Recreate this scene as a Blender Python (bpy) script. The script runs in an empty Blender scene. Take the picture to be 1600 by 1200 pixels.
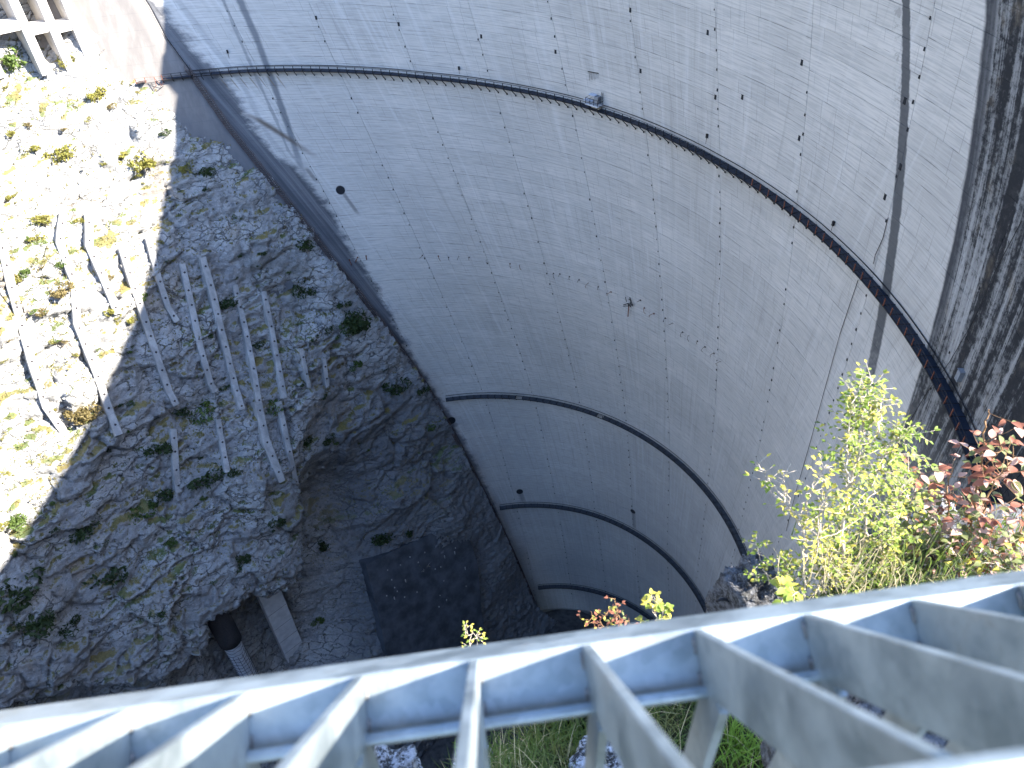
import bpy, math, random
import numpy as np
from mathutils import Vector, Matrix
from mathutils.bvhtree import BVHTree
random.seed(7); np.random.seed(7)
sc = bpy.context.scene
R_ = math.radians

# ------------------------------------------------------------------ camera
# frame of the camera: x right, y down, z forward; world: X right, Y forward, Z up, eye at the origin
F = 1200.0; NAD = (860.0, 1950.0)
d_ = np.array([NAD[0]-800, NAD[1]-600, F]); d_ /= np.linalg.norm(d_)
x_ = np.array([1, 0, 0.]) - d_*d_[0]; x_ /= np.linalg.norm(x_); y_ = -np.cross(d_, x_)
def c2w(c): return np.array([np.dot(c, x_), np.dot(c, y_), -np.dot(c, d_)])
def pdir(px, py):
    r = np.array([px-800, py-600, F]); return c2w(r/np.linalg.norm(r))
def proj(P):
    P = np.asarray(P, float); r = P[..., 0:1]*x_+P[..., 1:2]*y_-P[..., 2:3]*d_
    return 800+F*r[..., 0]/r[..., 2], 600+F*r[..., 1]/r[..., 2]
cam = bpy.data.cameras.new('camera'); co = bpy.data.objects.new('camera', cam); sc.collection.objects.link(co)
X, Y, Z = c2w(np.array([1., 0, 0])), c2w(np.array([0, -1., 0])), c2w(np.array([0, 0, -1.]))
co.matrix_world = Matrix(((X[0], Y[0], Z[0], 0), (X[1], Y[1], Z[1], 0), (X[2], Y[2], Z[2], 0), (0, 0, 0, 1)))
cam.sensor_width = 36; cam.lens = 27; cam.clip_start = 0.02; cam.clip_end = 3000
cam.dof.use_dof = True; cam.dof.focus_distance = 25; cam.dof.aperture_fstop = 10
sc.camera = co
sc.cycles.diffuse_bounces = 8; sc.cycles.max_bounces = 12

# ------------------------------------------------------------------ world, sun, exposure
SUN_AZ, SUN_EL = -14.0, 38.0
w = bpy.data.worlds.new('World'); sc.world = w; w.use_nodes = True
wn = w.node_tree; sky = wn.nodes.new('ShaderNodeTexSky'); sky.sky_type = 'NISHITA'; sky.sun_disc = False
sky.sun_elevation = R_(SUN_EL); sky.sun_rotation = R_(90-SUN_AZ); sky.altitude = 0; sky.air_density = 1.0; sky.dust_density = .6; sky.ozone_density = 1.2
tint_ = wn.nodes.new('ShaderNodeMix'); tint_.data_type = 'RGBA'; tint_.blend_type = 'MULTIPLY'; tint_.inputs[0].default_value = 1; tint_.inputs[7].default_value = (.87, .98, 1.16, 1)
wn.links.new(sky.outputs[0], tint_.inputs[6]); wn.links.new(tint_.outputs[2], wn.nodes['Background'].inputs[0]); wn.nodes['Background'].inputs[1].default_value = 0.12
sl = bpy.data.lights.new('sun', 'SUN'); so = bpy.data.objects.new('sun', sl); sc.collection.objects.link(so)
sl.energy = 4.6; sl.angle = R_(0.5); sl.color = (1.0, .95, .87)
L = Vector((math.cos(R_(SUN_EL))*math.cos(R_(SUN_AZ)), math.cos(R_(SUN_EL))*math.sin(R_(SUN_AZ)), math.sin(R_(SUN_EL))))
so.rotation_euler = L.to_track_quat('Z', 'Y').to_euler(); so.location = L*400
sc.view_settings.view_transform = 'Standard'; sc.view_settings.look = 'None'
sc.view_settings.exposure = 2.75; sc.view_settings.gamma = 1; sc.view_settings.use_curve_mapping = False

# ------------------------------------------------------------------ object helpers
COL = sc.collection
def tag(o, label=None, cat=None, group=None, kind=None):
    for k, v in (('label', label), ('category', cat), ('group', group), ('kind', kind)):
        if v: o[k] = v
    return o
def empty(name, loc, label, cat, group=None):
    o = bpy.data.objects.new(name, None); o.location = loc; COL.objects.link(o); o.empty_display_size = .3
    return tag(o, label, cat, group)
def link(name, me, parent=None, mat=None, smooth=None, M=None):
    o = bpy.data.objects.new(name, me); COL.objects.link(o)
    if parent is not None:
        o.parent = parent; o.matrix_parent_inverse = Matrix.Translation(-parent.location)
    if mat and not me.materials: me.materials.append(mat)
    if smooth is not None: me.polygons.foreach_set('use_smooth', [smooth]*len(me.polygons))
    if M is not None: o.matrix_basis = M
    return o
def mesh(name, v, f, mat=None, smooth=False, mi=None):
    me = bpy.data.meshes.new(name)
    me.from_pydata([tuple(p) for p in v], [], f)
    if mat:
        for m in (mat if isinstance(mat, (list, tuple)) else [mat]): me.materials.append(m)
    if smooth: me.polygons.foreach_set('use_smooth', [True]*len(me.polygons))
    if mi is not None: me.polygons.foreach_set('material_index', mi)
    return me
class MB:
    def __init__(s): s.v = []; s.f = []
    def add(s, v, f):
        n = len(s.v); s.v += [tuple(map(float, p)) for p in v]; s.f += [tuple(i+n for i in q) for q in f]
    def box(s, c, h, M=None):          # centre, half sizes
        v = [Vector((c[0]+sx*h[0], c[1]+sy*h[1], c[2]+sz*h[2])) for sx in (-1, 1) for sy in (-1, 1) for sz in (-1, 1)]
        if M is not None: v = [M @ p for p in v]
        s.add(v, [(0, 1, 3, 2), (4, 6, 7, 5), (0, 4, 5, 1), (2, 3, 7, 6), (0, 2, 6, 4), (1, 5, 7, 3)])
    def tube(s, pts, r, n=5, taper=None, cap=True):
        pts = [Vector(p) for p in pts]; rings = []
        up = Vector((0, 0, 1))
        for i, p in enumerate(pts):
            t = (pts[min(i+1, len(pts)-1)]-pts[max(i-1, 0)]).normalized()
            a = t.cross(up)
            if a.length < .1: a = t.cross(Vector((1, 0, 0)))
            a.normalize(); b = t.cross(a)
            rr = r if taper is None else r+(taper-r)*i/max(1, len(pts)-1)
            rings.append([p+a*math.cos(k*2*math.pi/n)*rr+b*math.sin(k*2*math.pi/n)*rr for k in range(n)])
        v = [q for g in rings for q in g]; f = []
        for i in range(len(pts)-1):
            for k in range(n): f.append((i*n+k, i*n+(k+1) % n, (i+1)*n+(k+1) % n, (i+1)*n+k))
        if cap: f += [tuple(range(n))[::-1], tuple((len(pts)-1)*n+k for k in range(n))]
        s.add(v, f)
    def bar(s, a, b, wd, dp, up=Vector((0, 0, 1))):   # rectangular bar between two points
        a, b = Vector(a), Vector(b); t = (b-a).normalized(); x = t.cross(up)
        if x.length < 1e-3: x = t.cross(Vector((1, 0, 0)))
        x.normalize(); y = x.cross(t)
        v = [p+x*sx*wd/2+y*sy*dp/2 for p in (a, b) for sx, sy in ((-1, -1), (1, -1), (1, 1), (-1, 1))]
        s.add(v, [(0, 3, 2, 1), (4, 5, 6, 7), (0, 1, 5, 4), (1, 2, 6, 5), (2, 3, 7, 6), (3, 0, 4, 7)])
    def me(s, name, mat=None, smooth=False): return mesh(name, s.v, s.f, mat, smooth)
    def build(s, name, mat, parent=None, smooth=False): return link(name, s.me(name, mat, smooth), parent)

# ------------------------------------------------------------------ noise (numpy)
def _hash(ix, iy, seed):
    h = (ix.astype(np.int64)*374761393+iy.astype(np.int64)*668265263+seed*974711) & 0xffffffff
    h = ((h ^ (h >> 13))*1274126177) & 0xffffffff
    h = ((h ^ (h >> 16))*2246822519) & 0xffffffff
    return ((h ^ (h >> 15)) & 0xffffff)/float(0xffffff)
def vn(x, y, seed=0):
    ix, iy = np.floor(x), np.floor(y); fx, fy = x-ix, y-iy
    fx = fx*fx*fx*(fx*(fx*6-15)+10); fy = fy*fy*fy*(fy*(fy*6-15)+10)
    a = _hash(ix, iy, seed); b = _hash(ix+1, iy, seed); c = _hash(ix, iy+1, seed); d = _hash(ix+1, iy+1, seed)
    return (a+(b-a)*fx+(c-a)*fy+(a-b-c+d)*fx*fy)*2-1
def fbm(x, y, o=4, seed=0, g=.5):
    s = 0; a = 1
    for i in range(o):
        s = s+a*vn(x*2**i+i*17.3, y*2**i-i*9.1, seed+i); a *= g
    return s
def worley(x, y, seed=0):
    ix, iy = np.floor(x), np.floor(y); d1 = np.full(x.shape, 9.); d2 = np.full(x.shape, 9.); cid = np.zeros(x.shape)
    ox = np.zeros(x.shape); oy = np.zeros(x.shape)
    for i in (-1, 0, 1):
        for j in (-1, 0, 1):
            px = ix+i+_hash(ix+i, iy+j, seed); py = iy+j+_hash(ix+i, iy+j, seed+5)
            d = np.hypot(px-x, py-y); m = d < d1
            d2 = np.where(m, d1, np.minimum(d2, d)); d1 = np.where(m, d, d1)
            cid = np.where(m, _hash(ix+i, iy+j, seed+9), cid); ox = np.where(m, x-px, ox); oy = np.where(m, y-py, oy)
    return d1, d2, cid, ox, oy
def sstep(x, a, b):
    t = np.clip((x-a)/(b-a), 0, 1); return t*t*(3-2*t)

# ------------------------------------------------------------------ node helper
class NT:
    def __init__(s, name, rough=.8, spec=.3):
        s.m = bpy.data.materials.new(name); s.m.use_nodes = True; s.t = s.m.node_tree
        s.b = s.t.nodes['Principled BSDF']; s.out = s.t.nodes['Material Output']
        s.b.inputs['Roughness'].default_value = rough
        s.b.inputs['Specular IOR Level'].default_value = spec
    def n(s, ty, **k):
        o = s.t.nodes.new(ty)
        for a, v in k.items(): setattr(o, a, v)
        return o
    def put(s, sock, v):
        if hasattr(v, 'is_output') or isinstance(v, bpy.types.NodeSocket): s.t.links.new(v, sock)
        elif isinstance(v, (tuple, list)) and len(v) == 3 and sock.type == 'RGBA': sock.default_value = (*v, 1)
        else: sock.default_value = v
    def m_(s, op, a, b=0., c=None, clamp=False):
        o = s.n('ShaderNodeMath', operation=op); o.use_clamp = clamp; s.put(o.inputs[0], a); s.put(o.inputs[1], b)
        if c is not None: s.put(o.inputs[2], c)
        return o.outputs[0]
    def mix(s, f, a, b, mode='MIX'):
        o = s.n('ShaderNodeMix', data_type='RGBA', blend_type=mode); s.put(o.inputs[0], f); s.put(o.inputs[6], a); s.put(o.inputs[7], b); return o.outputs[2]
    def noise(s, vec, scale=1., detail=4., rough=.55, dist=0., out=0):
        o = s.n('ShaderNodeTexNoise'); s.put(o.inputs['Vector'], vec); s.put(o.inputs['Scale'], scale)
        o.inputs['Detail'].default_value = detail; o.inputs['Roughness'].default_value = rough; o.inputs['Distortion'].default_value = dist
        return o.outputs[out]
    def vor(s, vec, scale=1., feat='F1', out='Distance', rnd=1.):
        o = s.n('ShaderNodeTexVoronoi', feature=feat); s.put(o.inputs['Vector'], vec); o.inputs['Scale'].default_value = scale
        o.inputs['Randomness'].default_value = rnd; return o.outputs[out]
    def ss(s, v, a, b, lo=0., hi=1.):
        o = s.n('ShaderNodeMapRange', interpolation_type='SMOOTHSTEP'); s.put(o.inputs['Value'], v)
        s.put(o.inputs['From Min'], a); s.put(o.inputs['From Max'], b); s.put(o.inputs['To Min'], lo); s.put(o.inputs['To Max'], hi); return o.outputs[0]
    def coord(s, kind='Object'): return s.n('ShaderNodeTexCoord').outputs[kind]
    def geo(s, k='Position'): return s.n('ShaderNodeNewGeometry').outputs[k]
    def scale(s, vec, x, y, z):
        o = s.n('ShaderNodeVectorMath', operation='MULTIPLY'); s.put(o.inputs[0], vec); o.inputs[1].default_value = (x, y, z); return o.outputs[0]
    def xyz(s, vec):
        o = s.n('ShaderNodeSeparateXYZ'); s.put(o.inputs[0], vec); return o.outputs
    def vec(s, x, y, z=0.):
        o = s.n('ShaderNodeCombineXYZ'); s.put(o.inputs[0], x); s.put(o.inputs[1], y); s.put(o.inputs[2], z); return o.outputs[0]
    def uv(s, name): return s.n('ShaderNodeUVMap', uv_map=name).outputs[0]
    def attr(s, name): return s.n('ShaderNodeAttribute', attribute_name=name).outputs['Fac']
    def bump(s, h, strength=.5, dist=.1):
        o = s.n('ShaderNodeBump'); s.put(o.inputs['Height'], h); o.inputs['Strength'].default_value = strength; o.inputs['Distance'].default_value = dist
        s.t.links.new(o.outputs[0], s.b.inputs['Normal'])
    def curve(s, x, pts, xs=300., ys=200.):
        o = s.n('ShaderNodeFloatCurve'); c = o.mapping.curves[0]; pts = sorted(pts)
        c.points[0].location = (0, pts[0][1]/ys); c.points[1].location = (1, pts[-1][1]/ys)
        for a, b in pts: q = c.points.new(a/xs, b/ys); q.handle_type = 'VECTOR'
        o.mapping.update(); s.put(o.inputs['Value'], s.m_('DIVIDE', x, xs)); return s.m_('MULTIPLY', o.outputs[0], ys)
    def col(s, c): s.put(s.b.inputs['Base Color'], c)

def plain(name, c, rough=.7, metal=0., var=.25, scale=3., spec=.3):
    n = NT(name, rough, spec); n.b.inputs['Metallic'].default_value = metal
    k = n.noise(n.geo(), scale, 5, .6)
    n.col(n.mix(n.ss(k, .3, .7), tuple(x*(1-var) for x in c), tuple(min(1, x*(1+var)) for x in c)))
    return n.m

# ------------------------------------------------------------------ the arch dam's downstream face
HN = np.array([-8., 12, 57, 100, 146, 190, 232, 262])
CX = np.array([-102, -83., -53.93, -30.83, -12.74, -1.0, 7.01, 11.5]); CY = np.array([35., 48.5, 67.67, 83.12, 98.7, 106.04, 108.5, 110])
RN = np.array([142., 126.5, 99.68, 77.7, 61.54, 50.71, 46.2, 43])
def spl(x, xn, yn):
    m = np.gradient(yn, xn); x = np.clip(x, xn[0], xn[-1]); i = np.clip(np.searchsorted(xn, x)-1, 0, len(xn)-2)
    h = xn[i+1]-xn[i]; t = (x-xn[i])/h
    return (2*t**3-3*t**2+1)*yn[i]+(t**3-2*t**2+t)*h*m[i]+(-2*t**3+3*t**2)*yn[i+1]+(t**3-t**2)*h*m[i+1]
TD = np.array([-30, 0, 30, 42, 50, 60, 70, 82, 93, 103, 130]); DD = np.array([0, 0, .05, .5, .5, -.1, -.8, -.2, .4, -.3, -.3])
def rad(th, h): return spl(h, HN, RN)+np.interp(th, TD, DD)*np.exp(-((h-57)/40.)**2)
def S(th, h, off=0.):                 # off > 0: towards the valley
    th, h = np.asarray(th, float), np.asarray(h, float)
    r = rad(th, h)-off; a = np.radians(th)
    return np.stack([spl(h, HN, CX)+r*np.cos(a), spl(h, HN, CY)+r*np.sin(a), -h+0*a], -1)
def hit(px, py):
    D = pdir(px, py); h = np.linspace(3, 262, 3000); q = D[:2]/-D[2]; a = q[0]*h-spl(h, HN, CX); b = q[1]*h-spl(h, HN, CY)
    th = np.degrees(np.arctan2(b, a)); f = np.hypot(a, b)-rad(th, h)
    i = np.where((f[:-1] < 0) & (f[1:] >= 0))[0][0]; t = f[i]/(f[i]-f[i+1])
    return float(th[i]+t*(th[i+1]-th[i])), float(h[i]+t*(h[i+1]-h[i]))
SH = np.array([0, 43, 50, 58.2, 68, 78, 90, 100, 112, 125, 140, 150, 175, 202, 250]); ST = np.array([96.5, 97.4, 98.6, 99.2, 100.2, 100.6, 101, 101.4, 101.6, 101.9, 102.4, 102.9, 103.4, 102.6, 100])
def th_st(h): return np.interp(h, SH, ST)
TH0 = [-42, -31, -21, -10.9, -.6, 9.9, 20.5, 30.9, 41.1, 51, 60.9, 70.5, 80.5, 90.4, 100.6, 112]
def th_j(t0, h): return t0+(t0-51)*.0034*(h-50)

def dam_material():
    n = NT('dam_concrete', .85, .25)
    u, h, _ = n.xyz(n.uv('dam'));  # u = angle/100, h = depth/100
    th = n.m_('MULTIPLY', u, 100.); hh = n.m_('MULTIPLY', h, 100.)
    a, b, _ = n.xyz(n.uv('block'))   # metres along and up inside the block
    tint = n.attr('tint')
    p = n.geo()
    base = n.mix(tint, (.485, .45, .395), (.54, .50, .44))
    # board marks: fine courses
    boards = n.noise(n.vec(n.m_('MULTIPLY', th, .35), n.m_('MULTIPLY', hh, 4.2), 0.), 1., 3, .6)
    base = n.mix(n.ss(boards, .40, .62, .0, .55), base, (.32, .305, .28))
    big = n.noise(p, .045, 4, .6)
    base = n.mix(n.ss(big, .35, .65, 0., .35), base, (.30, .285, .255))
    # pale and dark vertical washes
    wash = n.noise(n.vec(n.m_('MULTIPLY', th, 1.3), n.m_('MULTIPLY', hh, .028), 3.), 1., 5, .65)
    base = n.mix(n.ss(wash, .52, .70, 0., .38), base, (.57, .55, .51))
    base = n.mix(n.ss(wash, .46, .30, 0., .30), base, (.24, .225, .20))
    # panel joints of the formwork inside a block
    pan = n.m_('PINGPONG', n.m_('ADD', a, n.m_('MULTIPLY', n.m_('FLOOR', n.m_('MULTIPLY', tint, 7.)), .31)), 1.45)
    pl = n.m_('MULTIPLY', n.ss(pan, .07, .02, 0., .4), n.ss(n.noise(n.scale(p, 1, 1, 1), .13, 2, .5), .46, .56))
    bl = n.m_('PINGPONG', b, .36)
    bl2 = n.m_('MULTIPLY', n.ss(bl, .05, .0, 0., .7), n.ss(n.noise(n.vec(n.m_('MULTIPLY', th, .5), n.m_('MULTIPLY', hh, .8), 7.), 1., 2, .5), .52, .64))
    base = n.mix(n.m_('MAXIMUM', pl, bl2), base, (.12, .115, .11))
    # dark dirt band beside the stairway
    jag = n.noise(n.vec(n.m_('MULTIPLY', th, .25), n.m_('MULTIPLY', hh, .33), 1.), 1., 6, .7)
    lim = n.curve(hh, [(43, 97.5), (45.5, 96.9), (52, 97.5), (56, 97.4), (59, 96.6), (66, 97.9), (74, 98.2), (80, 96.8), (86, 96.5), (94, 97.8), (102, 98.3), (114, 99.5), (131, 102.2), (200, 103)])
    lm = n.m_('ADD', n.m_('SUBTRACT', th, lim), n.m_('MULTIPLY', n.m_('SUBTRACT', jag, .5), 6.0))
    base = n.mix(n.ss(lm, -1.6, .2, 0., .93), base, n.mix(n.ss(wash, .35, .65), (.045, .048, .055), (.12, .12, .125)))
    # two runs of dark water marks in the upper left
    for pts, wd, st in (([(30, 85.5), (43.8, 87.7), (51, 88.8), (60, 90.8), (69, 93.1), (77, 95.3), (86, 97.5)], .62, .85), ([(30, 87.8), (43.7, 89.5), (55, 91.6), (69, 94.3), (74, 95.5)], .30, .5), ([(30, 94.2), (60, 94.6), (70, 96.5)], .5, .25)):
        dd = n.m_('ABSOLUTE', n.m_('SUBTRACT', th, n.curve(hh, pts)))
        dd = n.m_('ADD', dd, n.m_('MULTIPLY', n.m_('SUBTRACT', jag, .5), .55))
        k = n.m_('MULTIPLY', n.ss(dd, wd, wd*.3, 0., st), n.ss(hh, 84., 70., 0., 1.))
        base = n.mix(k, base, (.12, .125, .13))
    # rust coloured smear
    cx = n.curve(hh, [(60, 99.5), (64.4, 98), (66.7, 96.3), (70.4, 94.7), (73.4, 93.5), (75.4, 92.6), (80, 90)])
    dd = n.m_('ADD', n.m_('ABSOLUTE', n.m_('SUBTRACT', th, cx)), n.m_('MULTIPLY', n.m_('SUBTRACT', jag, .5), .9))
    k = n.m_('MULTIPLY', n.ss(dd, 1.0, .0), n.m_('MULTIPLY', n.ss(hh, 64., 68.), n.ss(hh, 77.5, 70.5)))
    base = n.mix(n.m_('MULTIPLY', k, .9), base, (.10, .075, .055))
    # rust runs below the brackets of the upper walkway
    rr = n.m_('PINGPONG', n.m_('DIVIDE', th, 1.15), .5)
    k = n.m_('MULTIPLY', n.ss(rr, .12, .0), n.m_('MULTIPLY', n.ss(hh, 58.2, 58.8), n.ss(hh, 61.6, 59.6)))
    k = n.m_('MULTIPLY', k, n.ss(n.m_('ABSOLUTE', n.m_('SUBTRACT', th, 93.)), 5., 3., 0., .7))
    base = n.mix(k, base, (.16, .10, .05))
    for c_, h0, h1, wd in ((50.7, 181., 190., .9), (91.6, 185., 190., 1.3), (92.2, 84., 90., .5), (94.9, 78., 82., .4)):
        k = n.m_('MULTIPLY', n.ss(n.m_('ADD', n.m_('ABSOLUTE', n.m_('SUBTRACT', th, c_)), n.m_('MULTIPLY', n.m_('SUBTRACT', wash, .5), .8)), wd, wd*.3), n.m_('MULTIPLY', n.ss(hh, h0-.5, h0+.5), n.ss(hh, h1, h1-2.)))
        base = n.mix(n.m_('MULTIPLY', k, .55), base, (.07, .06, .055))
    # the long dark drip line on the right
    c = n.m_('SUBTRACT', 15.55, n.m_('MULTIPLY', n.m_('SUBTRACT', hh, 24.7), .268))
    edge = n.noise(n.vec(n.m_('MULTIPLY', th, 2.), n.m_('MULTIPLY', hh, .9), 2.), 1., 5, .7)
    off = n.m_('ADD', n.m_('SUBTRACT', th, c), n.m_('MULTIPLY', n.m_('SUBTRACT', edge, .5), .35))
    wd = n.m_('ADD', .22, n.m_('MULTIPLY', n.m_('SUBTRACT', hh, 15.), .0085))
    k = n.ss(n.m_('DIVIDE', n.m_('ABSOLUTE', off), wd), 1.25, .8)
    k = n.m_('MULTIPLY', k, n.ss(n.m_('ADD', hh, n.m_('MULTIPLY', edge, 18.)), 92., 72., .0, 1.))
    base = n.mix(n.m_('MULTIPLY', k, .9), base, n.mix(edge, (.03, .032, .034), (.075, .075, .075)))
    k2 = n.m_('MULTIPLY', n.ss(n.m_('ABSOLUTE', n.m_('SUBTRACT', off, .75)), .55, .1, 0., .5), n.ss(edge, .50, .62))
    base = n.mix(n.m_('MULTIPLY', k2, n.ss(hh, 46., 30.)), base, (.17, .16, .14))
    # the black, streaked flank at the right
    fl = n.m_('ADD', th, n.m_('MULTIPLY', n.m_('SUBTRACT', hh, 21.8), .283))    # coordinate that follows the running water
    e2 = n.noise(n.vec(n.m_('MULTIPLY', fl, .8), n.m_('MULTIPLY', hh, .25), 4.), 1., 5, .65)
    s1 = n.noise(n.vec(n.m_('MULTIPLY', fl, .42), n.m_('MULTIPLY', hh, .012), 5.), 1., 2.5, .6)
    s2 = n.noise(n.vec(n.m_('MULTIPLY', fl, 3.2), n.m_('MULTIPLY', hh, .05), 6.), 1., 4, .7)
    grit = n.noise(p, 1.3, 6, .75)
    sm = n.m_('ADD', n.m_('MULTIPLY', s1, .62), n.m_('MULTIPLY', s2, .38))
    dk = n.mix(n.ss(n.m_('ADD', sm, n.m_('MULTIPLY', n.m_('SUBTRACT', grit, .5), .34)), .50, .64), (.017, .017, .018), (.31, .30, .28))
    dk = n.mix(n.ss(grit, .46, .62, 0., .35), dk, (.05, .048, .045))
    dk = n.mix(n.ss(e2, .55, .7, 0., .25), dk, (.22, .17, .11))
    ed = n.m_('ADD', fl, n.m_('MULTIPLY', n.m_('SUBTRACT', e2, .5), .35))
    low = n.ss(hh, 58., 78., 0., .4)
    k = n.m_('MULTIPLY', n.ss(ed, 10.65, 10.35), n.m_('SUBTRACT', 1., low))
    rim = n.ss(n.m_('ABSOLUTE', n.m_('SUBTRACT', fl, 10.1)), .55, .25, 0., .8)
    dk = n.mix(n.m_('MULTIPLY', rim, n.ss(hh, 62., 50.)), dk, (.05, .05, .052))
    base = n.mix(k, base, dk)
    # gorge shade painted into the colour: wall greyer and darker towards its foot
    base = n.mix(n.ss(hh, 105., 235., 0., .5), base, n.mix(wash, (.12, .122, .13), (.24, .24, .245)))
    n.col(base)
    n.bump(n.m_('ADD', boards, n.m_('MULTIPLY', grit, .6)), .35, .05)
    return n.m
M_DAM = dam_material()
def pad_material():
    n = NT('pad_concrete', .88, .2); p = n.geo(); x, y, z = n.xyz(p)
    v = n.scale(p, .5, .5, .035)
    k = n.noise(v, 1., 5, .65); g = n.noise(p, .9, 6, .7)
    c = n.mix(n.ss(k, .35, .65), (.145, .132, .122), (.185, .17, .155))
    c = n.mix(n.ss(g, .55, .75, 0., .3), c, (.13, .125, .12))
    ln = n.m_('PINGPONG', z, 1.5); c = n.mix(n.ss(ln, .08, .0, 0., .35), c, (.1, .1, .1))
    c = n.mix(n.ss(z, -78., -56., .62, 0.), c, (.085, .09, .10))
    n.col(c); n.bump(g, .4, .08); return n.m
M_PAD = pad_material()
M_HOLE = plain('dark_hole', (.015, .015, .016), .9)
M_STEEL_DARK = plain('dark_walkway_steel', (.014, .013, .014), .7, .1, .3, 2.)
M_RUST = plain('rusty_steel', (.16, .055, .03), .8, .1, .4, 3.)
M_BROWN = plain('brown_steel', (.085, .062, .055), .7, .2, .3, 2.)
M_DECK = plain('deck_plate', (.02, .028, .045), .45, .35, .2, 1.)
M_GREYBOX = plain('grey_cabinet', (.20, .21, .22), .5, .2, .15, 2.)
M_WHITEC = plain('pale_concrete', (.46, .44, .41), .85, 0, .2, .5)

dam = empty('arch_dam', S(51, 6), 'huge curved arch dam of pale board-marked concrete, dark with streaks at its right flank', 'dam')
# body behind the blocks
def dam_body():
    ths = np.linspace(-34, 124, 80); hs = np.r_[np.linspace(6, 240, 60), 262]
    T = np.interp(hs, [6, 60, 250], [3.6, 9, 24])
    v = []; f = []; nt, nh = len(ths), len(hs)
    for sgn in (0, 1):
        for i, h in enumerate(hs):
            v += S(ths, np.full(nt, h), -.16 if sgn == 0 else -T[i]).tolist()
    for i in range(nh-1):
        for j in range(nt-1):
            a = i*nt+j; f.append((a, a+1, a+nt+1, a+nt)); b = nh*nt+a; f.append((b, b+nt, b+nt+1, b+1))
    for j in range(nt-1): f.append((j+1, j, nh*nt+j, nh*nt+j+1)); q = (nh-1)*nt+j; f.append((q, q+1, nh*nt+q+1, nh*nt+q))
    for i in range(nh-1):
        a = i*nt; f.append((a, a+nt, nh*nt+a+nt, nh*nt+a)); a += nt-1; f.append((a+nt, a, nh*nt+a, nh*nt+a+nt))
    return mesh('dam_core', v, f, plain('joint_concrete', (.20, .19, .18), .9), True)
link('dam_core', dam_body(), dam)
rb = np.random.RandomState(3)
blocks = []
LIFT = 2.9
for j in range(len(TH0)-1):
    st = rb.uniform(0, LIFT)*.9
    for k in range(-1, 84):
        h0, h1 = 6+k*LIFT+st, 6+(k+1)*LIFT+st
        h0 = max(h0, 6.02); h1 = min(h1, 246)
        if h1-h0 < .5: continue
        blocks.append((j, h0, h1, rb.uniform(-.012, .012), rb.uniform(0, 1)))
def block_geo(j, h0, h1, pr, tint):
    nu = 7; dh = .014; hs = [h0+dh, h1-dh]; g = []; 
    for h in hs:
        tl, tr = th_j(TH0[j], h), min(th_j(TH0[j+1], h), th_st(h)-.05)
        if tr-tl < .6: return None
        e = math.degrees(.028/rad(tl, h)); g.append(np.linspace(tl+e, tr-e, nu))
    F0 = [S(g[i], np.full(nu, hs[i]), pr) for i in (0, 1)]; B0 = [S(g[i], np.full(nu, hs[i]), -.2) for i in (0, 1)]
    v = []; uv = []; uvb = []; f = []
    arc = np.linspace(0, (g[0][-1]-g[0][0])*math.pi/180*rad(50, h0), nu)
    def addv(P, i, c): v.append(tuple(P)); uv.append((g[i][c]/100, hs[i]/100)); uvb.append((arc[c], (hs[i]-h0) if i == 0 else h1-h0)); return len(v)-1
    top = [addv(F0[0][c], 0, c) for c in range(nu)]; bot = [addv(F0[1][c], 1, c) for c in range(nu)]
    for c in range(nu-1): f.append((top[c], bot[c], bot[c+1], top[c+1]))
    nf = len(f)
    def strip(a, b, flip):
        for c in range(len(a)-1):
            q = (a[c], a[c+1], b[c+1], b[c]); f.append(q[::-1] if flip else q)
    t2 = [addv(F0[0][c], 0, c) for c in range(nu)]; tb = [addv(B0[0][c], 0, c) for c in range(nu)]; strip(t2, tb, False)
    b2 = [addv(F0[1][c], 1, c) for c in range(nu)]; bb = [addv(B0[1][c], 1, c) for c in range(nu)]; strip(b2, bb, True)
    for c, fl in ((0, True), (nu-1, False)):
        q = [addv(F0[0][c], 0, c), addv(F0[1][c], 1, c), addv(B0[1][c], 1, c), addv(B0[0][c], 0, c)]; f.append(tuple(q) if fl else tuple(q[::-1]))
    return v, f, uv, uvb, tint, nf
def block_mesh(name, gs):
    V = []; Fc = []; U = []; UB = []; T = []; SM = []
    for v, f, uv, uvb, tint, nf in gs:
        n0 = len(V); V += v; Fc += [tuple(i+n0 for i in q) for q in f]; U += uv; UB += uvb; T += [tint]*len(f); SM += [True]*nf+[False]*(len(f)-nf)
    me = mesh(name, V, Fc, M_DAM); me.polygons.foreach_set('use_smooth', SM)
    li = np.empty(len(me.loops), int); me.loops.foreach_get('vertex_index', li)
    for nm, D in (('dam', U), ('block', UB)):
        l = me.uv_layers.new(name=nm); l.data.foreach_set('uv', np.array(D)[li].ravel())
    a = me.attributes.new('tint', 'FLOAT', 'FACE'); a.data.foreach_set('value', T)
    return me
cand = []
for b in blocks:
    g = block_geo(*b)
    if g is None: continue
    c = S(.5*(th_j(TH0[b[0]], b[1])+th_j(TH0[b[0]+1], b[1])), b[1]); px, py = proj(c)
    vis = (-60 < px < 1660) and (-40 < py < 960)
    r = np.array(c)/np.linalg.norm(c); th = math.radians((TH0[b[0]]+TH0[b[0]+1])/2)
    area = abs(r[0]*math.cos(th)+r[1]*math.sin(th))/np.dot(c, c)*1e4*(b[2]-b[1]) if vis else -1
    cand.append((area, g))
cand.sort(key=lambda t: -t[0])
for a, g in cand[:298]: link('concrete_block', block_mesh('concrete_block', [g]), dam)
tag(link('lower_concrete_blocks', block_mesh('lower_concrete_blocks', [g for a, g in cand[298:]]), dam), kind='stuff')

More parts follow.
